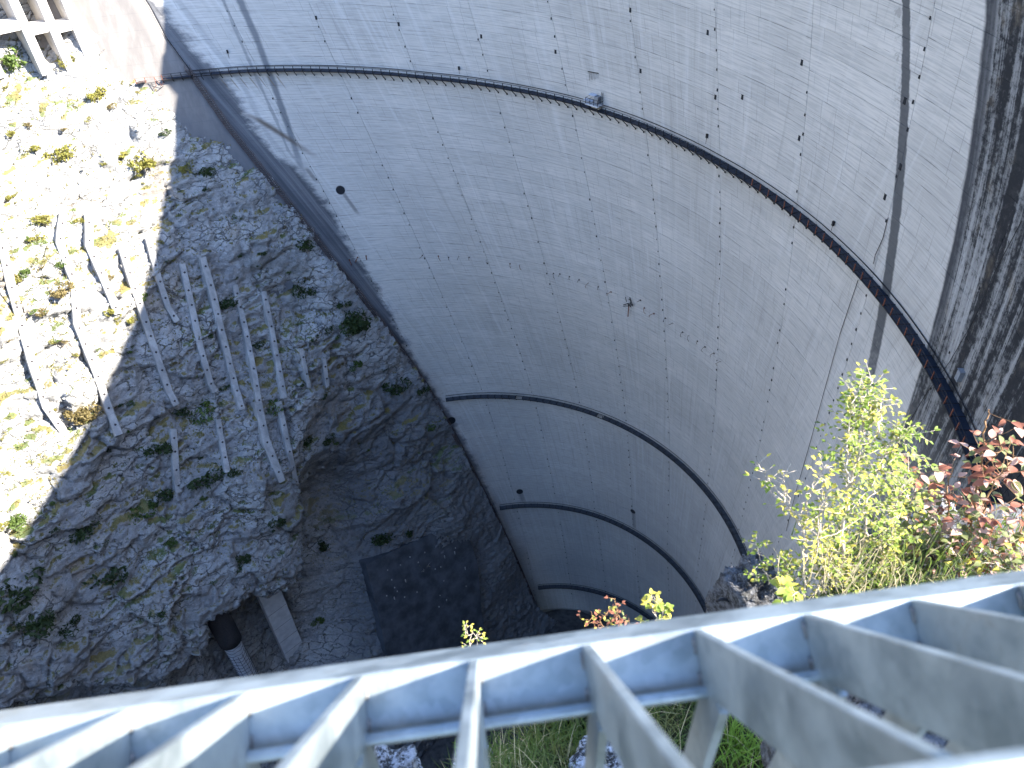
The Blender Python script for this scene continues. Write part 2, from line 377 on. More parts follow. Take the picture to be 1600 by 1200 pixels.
# concrete abutment pad between the dam and the left cliff
def pad():
    hs = np.linspace(4, 250, 124); nt = 16; v = []; f = []
    for h in hs:
        t0 = float(th_st(h))+.25
        v += S(np.linspace(t0, 124, nt), np.full(nt, h), .55).tolist()
    for h in hs: v += S([float(th_st(h))+.1], [h], -1.).tolist()
    for i in range(len(hs)-1):
        for j in range(nt-1): a = i*nt+j; f.append((a, a+nt, a+nt+1, a+1))
        q = len(hs)*nt+i; f.append((i*nt, q, q+1, (i+1)*nt))
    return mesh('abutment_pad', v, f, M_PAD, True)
link('abutment_pad', pad(), dam)

# grout outlets in rows along the joints (small) and larger recesses
mb = MB()
for t0 in TH0[3:-1]:
    for k in range(0, 80):
        h = 8+k*LIFT+rb.uniform(-.15, .15); th = th_j(t0, h)+math.degrees(rb.uniform(.12, .3)/rad(50, h))
        if th > th_st(h)-1 or rb.rand() < .22: continue
        M = Matrix.Translation(S(th, h, .0)) @ Matrix.Rotation(R_(th+90), 4, 'Z')
        sz = rb.uniform(.6, 1.15); mb.box((0, .02, 0), (.12*sz, .035, .2*sz), M)
tag(mb.build('grout_outlet_row', M_HOLE, dam), kind='stuff')
recess = MB(); recess.box((0, .03, 0), (.20, .04, .34)); recess.box((0, .03, .36), (.24, .06, .03)); recess_me = recess.me('outlet_recess', M_HOLE)
for px, py in ((494, 28), (623, 38), (752, 57), (868, 81), (985, 16), (1001, 111), (1106, 51), (1118, 152), (1253, 98), (1249, 216), (1414, 158), (1383, 308), (1160, 152), (1407, 261)):
    th, h = hit(px, py); link('outlet_recess', recess_me, dam, M=Matrix.Translation(S(th, h)) @ Matrix.Rotation(R_(th+90), 4, 'Z'))
def wall_frame(th, h, off=0.):
    e = .2; P = S(th, h, off); a = S(th+e, h, off)-P; b = S(th, h+e, off)-P; a /= np.linalg.norm(a); y = np.cross(a, b); y /= np.linalg.norm(y)
    c = np.array([spl(h, HN, CX), spl(h, HN, CY), -h])-P
    if y @ c < 0: y = -y
    z = np.cross(a, y); z = z if z[2] > 0 else -z; x = np.cross(y, z)
    return Matrix(((x[0], y[0], z[0], P[0]), (x[1], y[1], z[1], P[1]), (x[2], y[2], z[2], P[2]), (0, 0, 0, 1)))
def drain(px, py, r):
    th, h = hit(px, py); m = MB(); n = 18; v = []; f = []
    for rr, y in ((r*1.10, .0), (r*1.10, .07), (r, .07), (r*.97, .0)):
        v += [(rr*math.cos(a*2*math.pi/n), y, rr*math.sin(a*2*math.pi/n)) for a in range(n)]
    for i in range(3):
        for k in range(n): f.append((i*n+k, i*n+(k+1) % n, (i+1)*n+(k+1) % n, (i+1)*n+k))
    M = wall_frame(th, h)
    o = link('drain_opening', mesh('drain_opening', v, f, M_DAM if False else M_PAD), dam, M=M)
    v = [(r*math.cos(a*2*math.pi/n), .06, r*math.sin(a*2*math.pi/n)) for a in range(n)]
    q = link('drain_mouth', mesh('drain_mouth', v, [tuple(range(n))], M_HOLE), o); q.matrix_parent_inverse = Matrix.Identity(4)  # black disc stands in for the shade inside the uncut hole
drain(532, 297, 1.0); drain(705, 657, 1.2); drain(812, 768, 1.0); drain(989, 799, .8); drain(994, 950, 1.0)

# ------------------------------------------------------------------ service walkways
def wk_frame(th, h, off=0.): return Matrix.Translation(S(th, h, off)) @ Matrix.Rotation(R_(th+90), 4, 'Z')
d = MB(); d.box((0, .80, -.03), (.985, .70, .03)); DECK = d.me('deck_panel', M_DECK)
d = MB(); d.box((0, 1.55, .5), (.06, .06, .55)); POST = d.me('railing_post', M_STEEL_DARK)
d = MB(); d.box((0, 1.55, .5), (.06, .06, .55)); POSTR = d.me('rusty_railing_post', M_RUST)
d = MB(); d.box((0, .79, -.04), (.06, .79, .08)); d.bar((0, 1.55, -.12), (0, -.05, -1.6), .12, .12); d.box((0, .03, -1.6), (.12, .07, .14)); BRK = d.me('bracket', M_STEEL_DARK)
M_DECK2 = plain('grating_deck', (.055, .062, .07), .7, .2, .2, 1.); DECK2 = DECK.copy(); DECK2.materials.clear(); DECK2.materials.append(M_DECK2)
def walkway(label, h, t0, t1, missing=(), rust=lambda th: False, bk=True):
    w_ = empty('service_walkway', S(.5*(t0+t1), h), label, 'walkway', 'steel walkways along the dam face')
    dt = math.degrees(2.0/rad(50, h)); n = int((t1-t0)/dt)
    for i in range(n+1):
        th = t0+i*dt; M = wk_frame(th, h)
        link('railing_post', POSTR if rust(th) else POST, w_, M=M); link('bracket', BRK, w_, M=M)
        if i < n and not any(a < th < b for a, b in missing): link('deck_panel', DECK if h < 100 else DECK2, w_, M=wk_frame(th+dt/2, h))
    ths = t0+np.arange(n+1)*dt
    for z, nm in ((1.04, 'handrail'), (.55, 'middle_rail')):
        P = S(ths, np.full(len(ths), h), 1.55); P[:, 2] += z; m = MB(); m.tube(P, .045, 4); m.build(nm, M_STEEL_DARK, w_)
    for off, z, r, nm in ((.16, .75, .07, 'wall_pipe'), (1.52, -.1, .11, 'outer_beam'), (.1, -.1, .07, 'inner_beam')):
        P = S(ths, np.full(len(ths), h), off); P[:, 2] += z; m = MB(); m.tube(P, r, 5); m.build(nm, M_STEEL_DARK, w_)
    return w_
w1 = walkway('uppermost and longest steel walkway, with blue-grey deck and dark railing, right across the dam', 57, -14, 102.8, ((95.9, 98.3),), lambda th: th < 26 or th > 102)
w2 = walkway('second steel walkway down, a dark curve halfway down the dam', 146, -6, 101.5, ((78.4, 80.2), (56.0, 57.5)))
w3 = walkway('third steel walkway down, without bright deck, below the two round drain openings', 190, -8, 101.8)
w4 = walkway('lowest steel walkway, hardly visible in the dark foot of the dam', 232, 30, 98)
# torn-off piece at the left end of the upper walkway
t = empty('broken_walkway_piece', S(105.5, 57), 'short torn-off walkway piece with rusty posts hanging on the sunlit concrete pad', 'walkway')
for th in (104.6, 105.7): link('railing_post', POSTR, t, M=wk_frame(th, 57, .55))
m = MB(); 
for i in range(5): m.box(((i-2)*.42, .62, -.04), (.19, .6, .025))
link('deck_panel', m.me('deck_plank', M_BROWN), t, M=wk_frame(105.2, 57, .55))
m = MB(); m.tube([(1.3, 1.2, 1.0), (0, 1.2, 1.0), (-3.2, 1.1, .75), (-4.3, .6, .5)], .025, 4); link('handrail', m.me('handrail', M_RUST), t, M=wk_frame(104.9, 57, .55))
t = empty('bent_railing', S(103.4, 57), 'bent rusty railing frame dangling between the broken walkway and its torn-off piece', 'railing')
m = MB(); m.tube([(0, 1.2, .9), (.1, 1.25, -.9), (.9, 1.0, -1.5)], .06, 4); m.tube([(.1, 1.25, .7), (-.9, .9, -1.2), (-2.0, .4, .1)], .05, 4); link('bent_frame', m.me('bent_frame', M_RUST), t, M=wk_frame(103.5, 57, .55))
m = MB(); m.tube([(0, .5, 0), (-.2, .8, -1.9), (-2.2, .6, -.8)], .05, 4); m.tube([(1.6, .4, .1), (-1.4, .4, .1)], .04, 4); link('bent_frame', m.me('bent_frame', M_STEEL_DARK), t, M=wk_frame(104.3, 57.5, .55))

# stubs of a walkway that is gone
stubs = [(546, 406), (559, 402), (572, 400), (660, 399), (685, 400), (701, 402), (717, 401), (733, 402), (760, 406), (797, 412), (812, 414), (865, 427), (875, 428), (890, 432), (905, 437), (920, 442), (935, 448), (955, 456), (1001, 469), (1007, 481), (1022, 490), (1040, 497), (1052, 505), (1067, 519), (1077, 524), (1090, 533), (1102, 542), (1116, 552), (1127, 565)]
bw = empty('ruined_walkway', S(60, 100), 'row of bent rusty bracket stubs crossing the middle of the dam', 'walkway')
for i, (px, py) in enumerate(stubs):
    th, h = hit(px, py); m = MB(); k = rb.uniform(.4, 1.); sx = rb.uniform(-.6, 1.)
    m.tube([(0, 0, 0), (.1*sx, .5*k, .1), (.9*sx*k, .8*k, -.7*k), (1.0*sx, .25, -1.5*k)], .05 if i > 2 else .11, 4)
    if rb.rand() < .6: m.box((0, .05, 0), (.14, .07, .14))
    link('bracket_stub', m.me('bracket_stub', M_RUST if i < 3 or rb.rand() < .3 else M_BROWN), bw, M=Matrix.Translation(S(th, h)) @ Matrix.Rotation(R_(th+90), 4, 'Z'))
th, h = hit(985, 470)
t = empty('wrecked_platform', S(th, h), 'tangle of twisted steel hanging with a rusty pipe at the middle of the dam', 'platform')
m = MB()
for i in range(9): m.bar((rb.uniform(-.8, .8), rb.uniform(0, .6), rb.uniform(-1, 1.3)), (rb.uniform(-1.6, 1.6), rb.uniform(.2, 1.1), rb.uniform(-1.6, 1.2)), .12, .12)
link('twisted_steel', m.me('twisted_steel', M_STEEL_DARK), t, M=wk_frame(th, h))
m = MB(); m.tube([(.1, .3, -1), (.1, .3, -4.2)], .12, 6); link('hanging_pipe', m.me('hanging_pipe', M_RUST), t, M=wk_frame(th, h))

# stairway along the joint between dam and pad
sw = empty('abutment_stairway', S(99, 57), 'long narrow rusty steel stairway running down the left edge of the dam', 'stairway')
hs = np.arange(56, 240, 1.5)
for dz, nm in ((0., 'stringer'), (1.05, 'stringer')):
    P = np.array([S(th_st(h)-.15+math.degrees(dz/rad(50, h)), h, .75) for h in hs]); m = MB(); m.tube(P, .13, 4); m.build(nm, M_BROWN, sw)
for dz, nm in ((0., 'handrail'), (1.05, 'handrail')):
    P = np.array([S(th_st(h)-.15+math.degrees(dz/rad(50, h)), h, 1.0) for h in hs]); P[:, 2] += 1.0; m = MB(); m.tube(P, .045, 4); m.build(nm, M_BROWN, sw)
m = MB(); m2 = MB()
for i, h in enumerate(np.arange(56, 239, .45)):
    a, b = S(th_st(h)-.15, h, .75), S(th_st(h)-.15+math.degrees(1.05/rad(50, h)), h, .75); m.bar(a, b, .22, .05)
    if i % 5 == 0: m2.bar(a, a+np.array([0, 0, 1.05]), .06, .06, Vector((1, 0, 0))); m2.bar(b, b+np.array([0, 0, 1.05]), .06, .06, Vector((1, 0, 0)))
tag(m.build('stair_treads', M_BROWN, sw), kind='stuff'); tag(m2.build('railing_posts', M_BROWN, sw), kind='stuff')

P = [S(th_st(h)-.05, h, .62) for h in np.arange(20, 57, 2.)]; m = MB(); m.tube(P, .10, 5); m.build('joint_pipe', M_STEEL_DARK, sw)
# unseen block added on the crest to shape the shadow edge on the pad
m = MB(); hs_ = []
for i in range(12):
    a0 = 51+i*2.0; A_, B2 = S(a0, 6, 0), S(a0+2.0, 6, 0); A2, B3 = S(a0, 6, -3.4), S(a0+2.0, 6, -3.4); zt = [0, 0, 5.2+.6*(i % 3 == 0)]
    m.add([A_, B2, B3, A2]+[p+np.array(zt) for p in (A_, B2, B3, A2)], [(0, 1, 2, 3), (7, 6, 5, 4), (0, 4, 5, 1), (1, 5, 6, 2), (2, 6, 7, 3), (3, 7, 4, 0)])
m.build('crest_shadow_block', M_PAD, dam)
# inspection platform above the upper walkway
th, h = hit(934, 160); pf = empty('inspection_platform', S(th, h), 'small railed platform with grey cabinet just above the upper walkway', 'platform')
Mf = wk_frame(th, h)
m = MB(); m.box((0, 1.0, 0), (1.5, 1.0, .09)); link('platform_deck', m.me('platform_deck', M_WHITEC), pf, M=Mf)
m = MB(); m.box((0, .35, -.75), (1.0, .35, .65)); link('support_block', m.me('support_block', plain('beige_concrete', (.42, .36, .27), .9)), pf, M=Mf)
m = MB(); m.box((-.45, .75, .75), (.45, .4, .62)); m.box((-.45, .75, 1.42), (.5, .45, .05)); link('cabinet', m.me('cabinet', M_GREYBOX), pf, M=Mf)
for x in (-1.4, -.5, .4, 1.4): m = MB(); m.box((x, 1.9, .6), (.04, .04, .65)); link('railing_post', m.me('railing_post', M_STEEL_DARK), pf, M=Mf)
for z in (.65, 1.2): m = MB(); m.tube([(-1.4, .1, z), (-1.4, 1.9, z), (1.4, 1.9, z), (1.4, .1, z)], .035, 4); link('handrail', m.me('handrail', M_STEEL_DARK), pf, M=Mf)
m = MB()
for x in (-1.1, -1.5): m.bar((x, .5, -.1), (x, .5, 2.3), .05, .05, Vector((1, 0, 0)))
for i in range(7): m.box((-1.3, .5, .1+i*.32), (.2, .02, .02))
link('ladder', m.me('ladder', M_STEEL_DARK), pf, M=Mf)
m = MB(); m.box((1.4, .9, .35), (1.0, .5, .03)); m.box((.5, .9, 1.6), (.7, .5, .04)); link('sheet_roof', m.me('sheet_roof', plain('blue_white_sheet', (.42, .45, .5), .5)), pf, M=Mf)
# writing-like hooks above it: a row of bars with hanging wires
th, h = hit(928, 114); m = MB(); m.bar((-1.1, .1, .2), (1.3, .1, 0), .12, .12)
for i in range(7): x = -1+i*.35; m.tube([(x, .1, .15), (x+rb.uniform(-.2, .2), .1, -rb.uniform(.5, 1.8))], .025, 4)
link('wire_bundle', m.me('wire_bundle', M_STEEL_DARK), dam, M=wk_frame(th, h))

def lamp(px, py, hgt, label, r=.2):
    th, h = hit(px, py); t = empty('walkway_lamp', S(th, h), label, 'lamp', 'small lamps standing on the upper walkway')
    M = wk_frame(th, h); m = MB(); m.tube([(0, .25, -hgt), (0, .25, 0)], .035, 5); link('lamp_post', m.me('lamp_post', M_STEEL_DARK), t, M=M)
    m = MB(); m.box((0, .25, .1), (r*.8, r*.6, r*1.5)); m.box((0, .25, .1+r*1.6), (r*.95, r*.75, .03)); link('lamp_head', m.me('lamp_head', M_GREYBOX if r > .25 else M_STEEL_DARK), t, M=M)
lamp(356, 81, 1.9, 'small blue-grey lamp near the left end of the upper walkway'); lamp(718, 107, 1.0, 'small dark box lamp above the upper walkway, left of the railed platform')
lamp(1106, 213, 1.2, 'thin dark box lamp above the upper walkway, right of the railed platform'); lamp(1304, 350, 1.0, 'small dark lamp above the upper walkway near the end of the black drip line')
lamp(1503, 588, .8, 'large blue-grey oval lamp at the right end of the upper walkway', .42)
# cables
def cable(pts, r, label, mat=M_STEEL_DARK, off=.2):
    P = []
    for (a, b), (c, e) in zip(pts[:-1], pts[1:]):
        for k in range(6): th, h = hit(a+(c-a)*k/6, b+(e-b)*k/6); P.append(S(th, h, off))
    th, h = hit(*pts[-1]); P.append(S(th, h, off)); m = MB(); m.tube(P, r, 4)
    o = m.build('cable', mat); return tag(o, label, 'cable')
cable([(1343, 437), (1315, 520), (1290, 610), (1268, 690), (1245, 770), (1230, 830)], .045, 'thin dark cable hanging straight down the pale face below the upper walkway')
c2 = cable([(1600, 345), (1560, 420), (1525, 500), (1487, 565), (1450, 615), (1420, 665), (1400, 705)], .04, 'clamped cable crossing the black streaked flank of the dam')
cable([(1390, 340), (1382, 372), (1370, 398), (1367, 412)], .05, 'short loose cable beside the dark drip line above the upper walkway')

# ------------------------------------------------------------------ the left cliff
A0 = S(107.5, 50); B0_ = S(104, 190); CD = np.array([-.70711, -.70711, 0])
dip = (B0_-A0); dip -= dip.dot(CD)*CD; dip /= np.linalg.norm(dip); CN = np.cross(CD, dip); CN /= np.linalg.norm(CN); CN = CN if CN[0] > 0 else -CN
def st_of(P): return (P-A0) @ CD, (P-A0) @ dip
def on_plane(px, py, f=0.):
    r = pdir(px, py); return r*((np.dot(A0, CN)+f)/np.dot(r, CN))
ctrl = []; CONT = []
for th, h in ((108.5, 14), (107.8, 35), (108.2, 50), (108.4, 66), (106.1, 76), (103.8, 81), (104.7, 90), (104, 95), (102.5, 103), (103.3, 122), (103.9, 138), (103.9, 152), (104.1, 170), (103.9, 186), (101.8, 205), (99.2, 228)):
    P = S(th, h, .55); s, t = st_of(P); ctrl.append((s, t, (P-A0) @ CN+1.7)); CONT.append((t, s))
    ctrl.append((s-20, t, (P-A0) @ CN))
for px, py, f in ((0, 60, -2), (60, 70, -3), (0, 200, 1), (0, 400, 3), (120, 300, 1), (200, 240, 2), (300, 300, 6), (240, 420, 6), (120, 520, 4), (0, 650, 5), (160, 660, 5), (330, 480, 7), (450, 450, 7),
                  (400, 600, 7), (560, 600, 6), (250, 720, 6), (120, 800, 8), (400, 780, 9), (0, 900, 9), (220, 920, 9), (430, 860, 9), (560, 760, 1), (620, 850, -1), (680, 700, 3), (520, 700, 4), (600, 980, -2), (720, 900, -3), (100, 1050, 7), (300, 950, 8)):
    s, t = st_of(on_plane(px, py, f)); ctrl.append((s, t, f))
ctrl = np.array(ctrl)
def f_low(s, t):
    s = np.asarray(s, float); t = np.asarray(t, float); num = 0; den = 0
    for a, b, f in ctrl:
        wt = 1/((s-a)**2+(t-b)**2+9.)**1.7; num = num+wt*f; den = den+wt
    return num/den
def on_low(px, py, off=0.):
    f = 4.
    for _ in range(8):
        P = on_plane(px, py, f+off); s, t = st_of(P); f = float(f_low(s, t))
    return P
# overhanging nose: outline of the lip, and the cave and cleft behind it
lip = [(500, 690), (452, 742), (470, 790), (477, 845), (462, 905), (436, 925), (402, 936), (352, 948), (331, 970), (325, 1010), (290, 1045), (250, 1064), (160, 1080), (60, 1095), (-40, 1120), (-200, 1160)]
LIP = [st_of(on_plane(a, b, 8)) for a, b in lip]
CLO = [(LIP[-1][0], 400.), (-130., 400.), (-130., LIP[0][1])]
def inside_and_dist(s, t):
    poly = LIP+CLO; ins = np.zeros(s.shape, bool)
    for i in range(len(poly)):
        (x1, y1), (x2, y2) = poly[i], poly[i-1]
        c = ((y1 > t) != (y2 > t)); ins ^= c & (s < (x2-x1)*(t-y1)/(y2-y1+1e-9)+x1)
    dm = np.full(s.shape, 1e9)
    for i in range(len(LIP)-1):
        (x1, y1), (x2, y2) = LIP[i], LIP[i+1]; L2 = (x2-x1)**2+(y2-y1)**2
        u = np.clip(((s-x1)*(x2-x1)+(t-y1)*(y2-y1))/L2, 0, 1); dm = np.minimum(dm, np.hypot(s-x1-u*(x2-x1), t-y1-u*(y2-y1)))
    return ins, dm
def cliff_f(s, t):
    f = f_low(s, t); C_ = np.array(sorted(CONT)); nearc = .12+.88*sstep(s-np.interp(t, C_[:, 0], C_[:, 1]), 0, 16)
    wx, wy = s+2.5*fbm(s*.08, t*.08, 3, 3), t+2.5*fbm(s*.08, t*.08, 3, 4)
    rough = (.35+.65*sstep(f_low(s, t), -1, 5))*(.35+.65*nearc)          # the recessed wall near the dam is smoother
    f = f+3.0*fbm(s*.035, t*.035, 3, 11)*rough*nearc
    d1, d2, cid, ox, oy = worley(wx*.085+.0*wy, wy*.13, 21)
    f = f+((cid-.5)*2.6+(ox*(cid-.5)*2.5+oy*(.5-((cid*7) % 1))*2.2))*sstep(d2-d1, .0, .12)*rough-1.1*sstep(d2-d1, .09, 0)*rough
    d1, d2, cid, ox, oy = worley(wx*.26+.3*wy*.1, wy*.40, 31)
    f = f+((cid-.5)*1.15+oy*(.5-cid)*2.0+ox*(cid-.5)*1.1)*rough-.35*sstep(d2-d1, .10, 0)
    d1, d2, cid, ox, oy = worley(wx*.75, wy*1.05+.2*wx, 41)
    f = f+((cid-.5)*.5+ox*(cid-.5)*.9+oy*(.5-(cid*5)%1)*.6)*(.5+.5*rough)-.16*sstep(d2-d1, .14, 0)
    # ledges: the face steps back going up, along wavering beds
    bed = (t+3.0*fbm(s*.03, t*.02, 3, 51)+.10*s)/13.; fr = bed-np.floor(bed)
    f = f+.9*(sstep(fr, .0, .9)-.5)*rough*(1-sstep(fr, .93, 1.0))-.45*rough*sstep(fr, .9, 1.0)
    f = f+.38*(1-np.abs(fbm(s*.5, t*.65, 4, 61)))+.16*fbm(s*1.1, t*1.5, 3, 71)
    ins, dm = inside_and_dist(s+1.2*fbm(s*.25, t*.25, 3, 81), t+1.2*fbm(s*.25, t*.25, 3, 82))
    P = A0+s[..., None]*CD+t[..., None]*dip+8*CN; qx, qy = proj(P)
    dep = 15*(1-sstep(qx, 500, 640))+3.*sstep(qx, 330, 420)*(1-sstep(qx, 480, 600))
    dep = dep*sstep(s-np.interp(t, C_[:, 0], C_[:, 1]), 10, 36)+0*s
    dep = dep*sstep(t, LIP[0][1]+0, LIP[0][1]+22)
    f = np.where(ins, f-dep*sstep(dm, 0., 2.2), f-1.2*sstep(dm, 2.5, 0)*sstep(t, 60, 90))
    return f
ss_, tt_ = np.arange(-64, 132, .5), np.arange(-52, 236, .5)
SG, TG = np.meshgrid(ss_, tt_, indexing='ij')
FG = cliff_f(SG, TG)
VP = A0+SG[..., None]*CD+TG[..., None]*dip+FG[..., None]*CN
# keep the rock behind the pad's face near the dam: points that would stick out into the dam are pushed back
na, nb = SG.shape
idx = np.arange(na*nb).reshape(na, nb)
quad = np.stack([idx[:-1, :-1], idx[:-1, 1:], idx[1:, 1:], idx[1:, :-1]], -1).reshape(-1, 4)
V = VP.reshape(-1, 3)
hh_ = np.clip(-V[:, 2], 3, 260); cx_, cy_ = spl(hh_, HN, CX), spl(hh_, HN, CY)
th_ = np.degrees(np.arctan2(V[:, 1]-cy_, V[:, 0]-cx_)); rr_ = np.hypot(V[:, 0]-cx_, V[:, 1]-cy_)-rad(th_, hh_)
keep = ((rr_ < 4.) | (th_ > 116) | (th_ < -40))[quad].any(1)
# faces entirely over the dam itself (right of the stairway) are not rock
keep &= ~((th_ < th_st(hh_)+.2) & (th_ > -60) & (rr_ > -6.))[quad].all(1)
quad = quad[keep]
def gridmesh(name, V, Q, mat, smooth=True):
    used = np.unique(Q); rm = np.full(len(V), -1); rm[used] = np.arange(len(used)); V = V[used]; Q = rm[Q]
    me = bpy.data.meshes.new(name); me.vertices.add(len(V)); me.vertices.foreach_set('co', V.ravel()); me.loops.add(Q.size); me.loops.foreach_set('vertex_index', Q.ravel())
    me.polygons.add(len(Q)); me.polygons.foreach_set('loop_start', np.arange(0, Q.size, Q.shape[1])); me.polygons.foreach_set('loop_total', np.full(len(Q), Q.shape[1]))
    me.polygons.foreach_set('use_smooth', np.full(len(Q), smooth)); me.update(); me.validate(); me.materials.append(mat); return me, V, Q
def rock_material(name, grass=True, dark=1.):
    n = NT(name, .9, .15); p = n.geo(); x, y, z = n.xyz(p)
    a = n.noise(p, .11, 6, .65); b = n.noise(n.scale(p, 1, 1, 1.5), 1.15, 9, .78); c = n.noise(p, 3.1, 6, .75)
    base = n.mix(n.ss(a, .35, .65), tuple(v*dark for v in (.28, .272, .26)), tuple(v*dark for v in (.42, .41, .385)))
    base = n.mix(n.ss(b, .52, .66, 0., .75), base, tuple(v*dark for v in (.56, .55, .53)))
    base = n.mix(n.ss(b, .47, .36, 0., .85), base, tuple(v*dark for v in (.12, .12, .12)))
    warp = n.n('ShaderNodeVectorMath', operation='ADD'); n.put(warp.inputs[0], n.scale(p, 1, 1, 1.3)); nz = n.noise(p, .5, 4, .6, 0, 1); sc_ = n.scale(nz, 2.2, 2.2, 2.2); n.put(warp.inputs[1], sc_)
    v1 = n.vor(n.scale(warp.outputs[0], 1, 1, 2.1), .22, 'DISTANCE_TO_EDGE'); v2 = n.vor(n.scale(warp.outputs[0], 1, 1, 1.7), .8, 'DISTANCE_TO_EDGE')
    cr = n.m_('MAXIMUM', n.m_('MULTIPLY', n.ss(v1, .045, .0), n.ss(a, .42, .55)), n.m_('MULTIPLY', n.ss(v2, .06, .0), n.ss(b, .53, .62, 0., .7)))
    base = n.mix(n.m_('MULTIPLY', cr, .8), base, (.055, .052, .048))
    base = n.mix(n.ss(n.noise(n.scale(p, .35, .35, .05), 1., 4, .6), .55, .7, 0., .45), base, tuple(v*dark for v in (.20, .205, .215)))
    ochre = n.noise(p, .07, 5, .6)
    base = n.mix(n.ss(ochre, .58, .72, 0., .45), base, (.33, .24, .15))
    low_dark = n.m_('MULTIPLY', n.ss(n.m_('ADD', z, n.m_('MULTIPLY', a, 30.)), -105., -135.), n.ss(n.m_('ADD', x, n.m_('MULTIPLY', a, 12.)), -56., -42., 0., .7))  # mask for darker rock low down on the side next to the dam
    base = n.mix(low_dark, base, n.mix(b, (.075, .08, .085), (.17, .175, .18)))
    if grass:
        nz_ = n.xyz(n.geo('Normal'))[2]
        g = n.m_('ADD', nz_, n.m_('MULTIPLY', n.m_('SUBTRACT', b, .5), 1.5)); g = n.m_('ADD', g, n.m_('MULTIPLY', n.m_('SUBTRACT', n.noise(p, .06, 3, .5), .5), .9))
        k = n.ss(g, .72, .90); k = n.m_('MULTIPLY', k, n.ss(z, -190., -150., .25, 1.))
        gc = n.mix(n.ss(c, .35, .62), (.12, .105, .03), (.24, .18, .055)); gc = n.mix(n.ss(a, .45, .6), gc, (.085, .11, .025))
        base = n.mix(n.m_('MULTIPLY', k, .92), base, gc)
    n.col(base)
    h = n.m_('ADD', n.m_('MULTIPLY', b, 1.), n.m_('MULTIPLY', c, .35)); h = n.m_('SUBTRACT', h, n.m_('MULTIPLY', cr, .5))
    n.bump(h, 1., .6); return n.m
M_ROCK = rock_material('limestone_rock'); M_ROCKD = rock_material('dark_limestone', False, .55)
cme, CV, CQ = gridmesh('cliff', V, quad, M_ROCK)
tag(link('cliff', cme), kind='structure')
bvh = BVHTree.FromPolygons([tuple(v) for v in CV.tolist()], CQ.tolist())
def on_cliff(px, py):
    r = Vector(pdir(px, py)); loc, nrm, i, dist = bvh.ray_cast(Vector((0, 0, 0)), r, 900)
    return (loc, nrm) if loc else (Vector(on_low(px, py)), Vector(CN))

# gorge bottom, mountain above the cliff, near bank under the viewpoint
def sheet(name, V, Q, mat, smooth=True): me, _, _ = gridmesh(name, np.array(V, float), np.array(Q), mat, smooth); return tag(link(name, me), kind='structure')
n_ = 90; gx, gy = np.meshgrid(np.linspace(-420, 260, n_), np.linspace(-420, 330, n_), indexing='ij')
gz = -247+4*fbm(gx*.03, gy*.03, 3, 5)
I = np.arange(n_*n_).reshape(n_, n_); Q = np.stack([I[:-1, :-1], I[1:, :-1], I[1:, 1:], I[:-1, 1:]], -1).reshape(-1, 4)
sheet('gorge_floor', np.stack([gx, gy, gz], -1).reshape(-1, 3), Q, plain('scree', (.06, .056, .052), .95, 0, .4, .4))
# coarse continuation of the cliff up to the mountain and downstream, outside the frame
us, vs_ = np.linspace(-64, 520, 50), np.linspace(-230, -50, 16)
P = []
for u in us:
    for v in vs_:
        back = (-50-v)*.55
        P.append(A0+u*CD+v*dip+(-back*.9-2+4*float(vn(np.array([u*.03]), np.array([v*.03]), 9)[0]))*CN)
I = np.arange(50*16).reshape(50, 16); Q = np.stack([I[:-1, :-1], I[:-1, 1:], I[1:, 1:], I[1:, :-1]], -1).reshape(-1, 4); sheet('mountain', P, Q, M_ROCK)
us, vs_ = np.linspace(131, 560, 40), np.linspace(-52, 236, 24); P = []
for u in us:
    for v in vs_: P.append(A0+u*CD+v*dip+(4+5*float(vn(np.array([u*.04]), np.array([v*.04]), 19)[0]))*CN)
I = np.arange(40*24).reshape(40, 24); Q = np.stack([I[:-1, :-1], I[:-1, 1:], I[1:, 1:], I[1:, :-1]], -1).reshape(-1, 4); sheet('downstream_cliff', P, Q, M_ROCK)

def edge_pt(k):   # plan line of the rim of the near bank
    xs = np.array([-420, -200, -60, -20, -6, -2.2, -.53, .64, 1.24, 1.9, 3.2, 8, 42, 60, 90.]); ys = np.array([-400, -190, -64, -24, -7.5, -1.6, .80, 1.34, 1.56, 1.78, 2.2, 4.2, 24, 34, 55.])
    return np.interp(k, np.arange(len(xs)), xs), np.interp(k, np.arange(len(xs)), ys)
ks = np.linspace(0, 14, 141); ex, ey = edge_pt(ks); tx, ty = np.gradient(ex), np.gradient(ey); tl = np.hypot(tx, ty); nx_, ny_ = -ty/tl, tx/tl
prof = [(0, -2.35), (-.05, -2.8), (-.15, -4.5), (-.1, -8), (.5, -14), (1.5, -24), (4, -45), (10, -85), (22, -130), (45, -190), (76, -262)]
P = []
for i in range(len(ks)):
    for j, (dd, z) in enumerate(prof):
        wob = 0 if j == 0 else .10*(-z)**.55*float(vn(np.array([ks[i]*2.1]), np.array([j*.9]), 77)[0])
        P.append((ex[i]+nx_[i]*(dd+wob), ey[i]+ny_[i]*(dd+wob), z))
I = np.arange(len(ks)*len(prof)).reshape(len(ks), -1); Q = np.stack([I[:-1, :-1], I[:-1, 1:], I[1:, 1:], I[1:, :-1]], -1).reshape(-1, 4)
sheet('near_bank_cliff', P, Q, M_ROCKD)

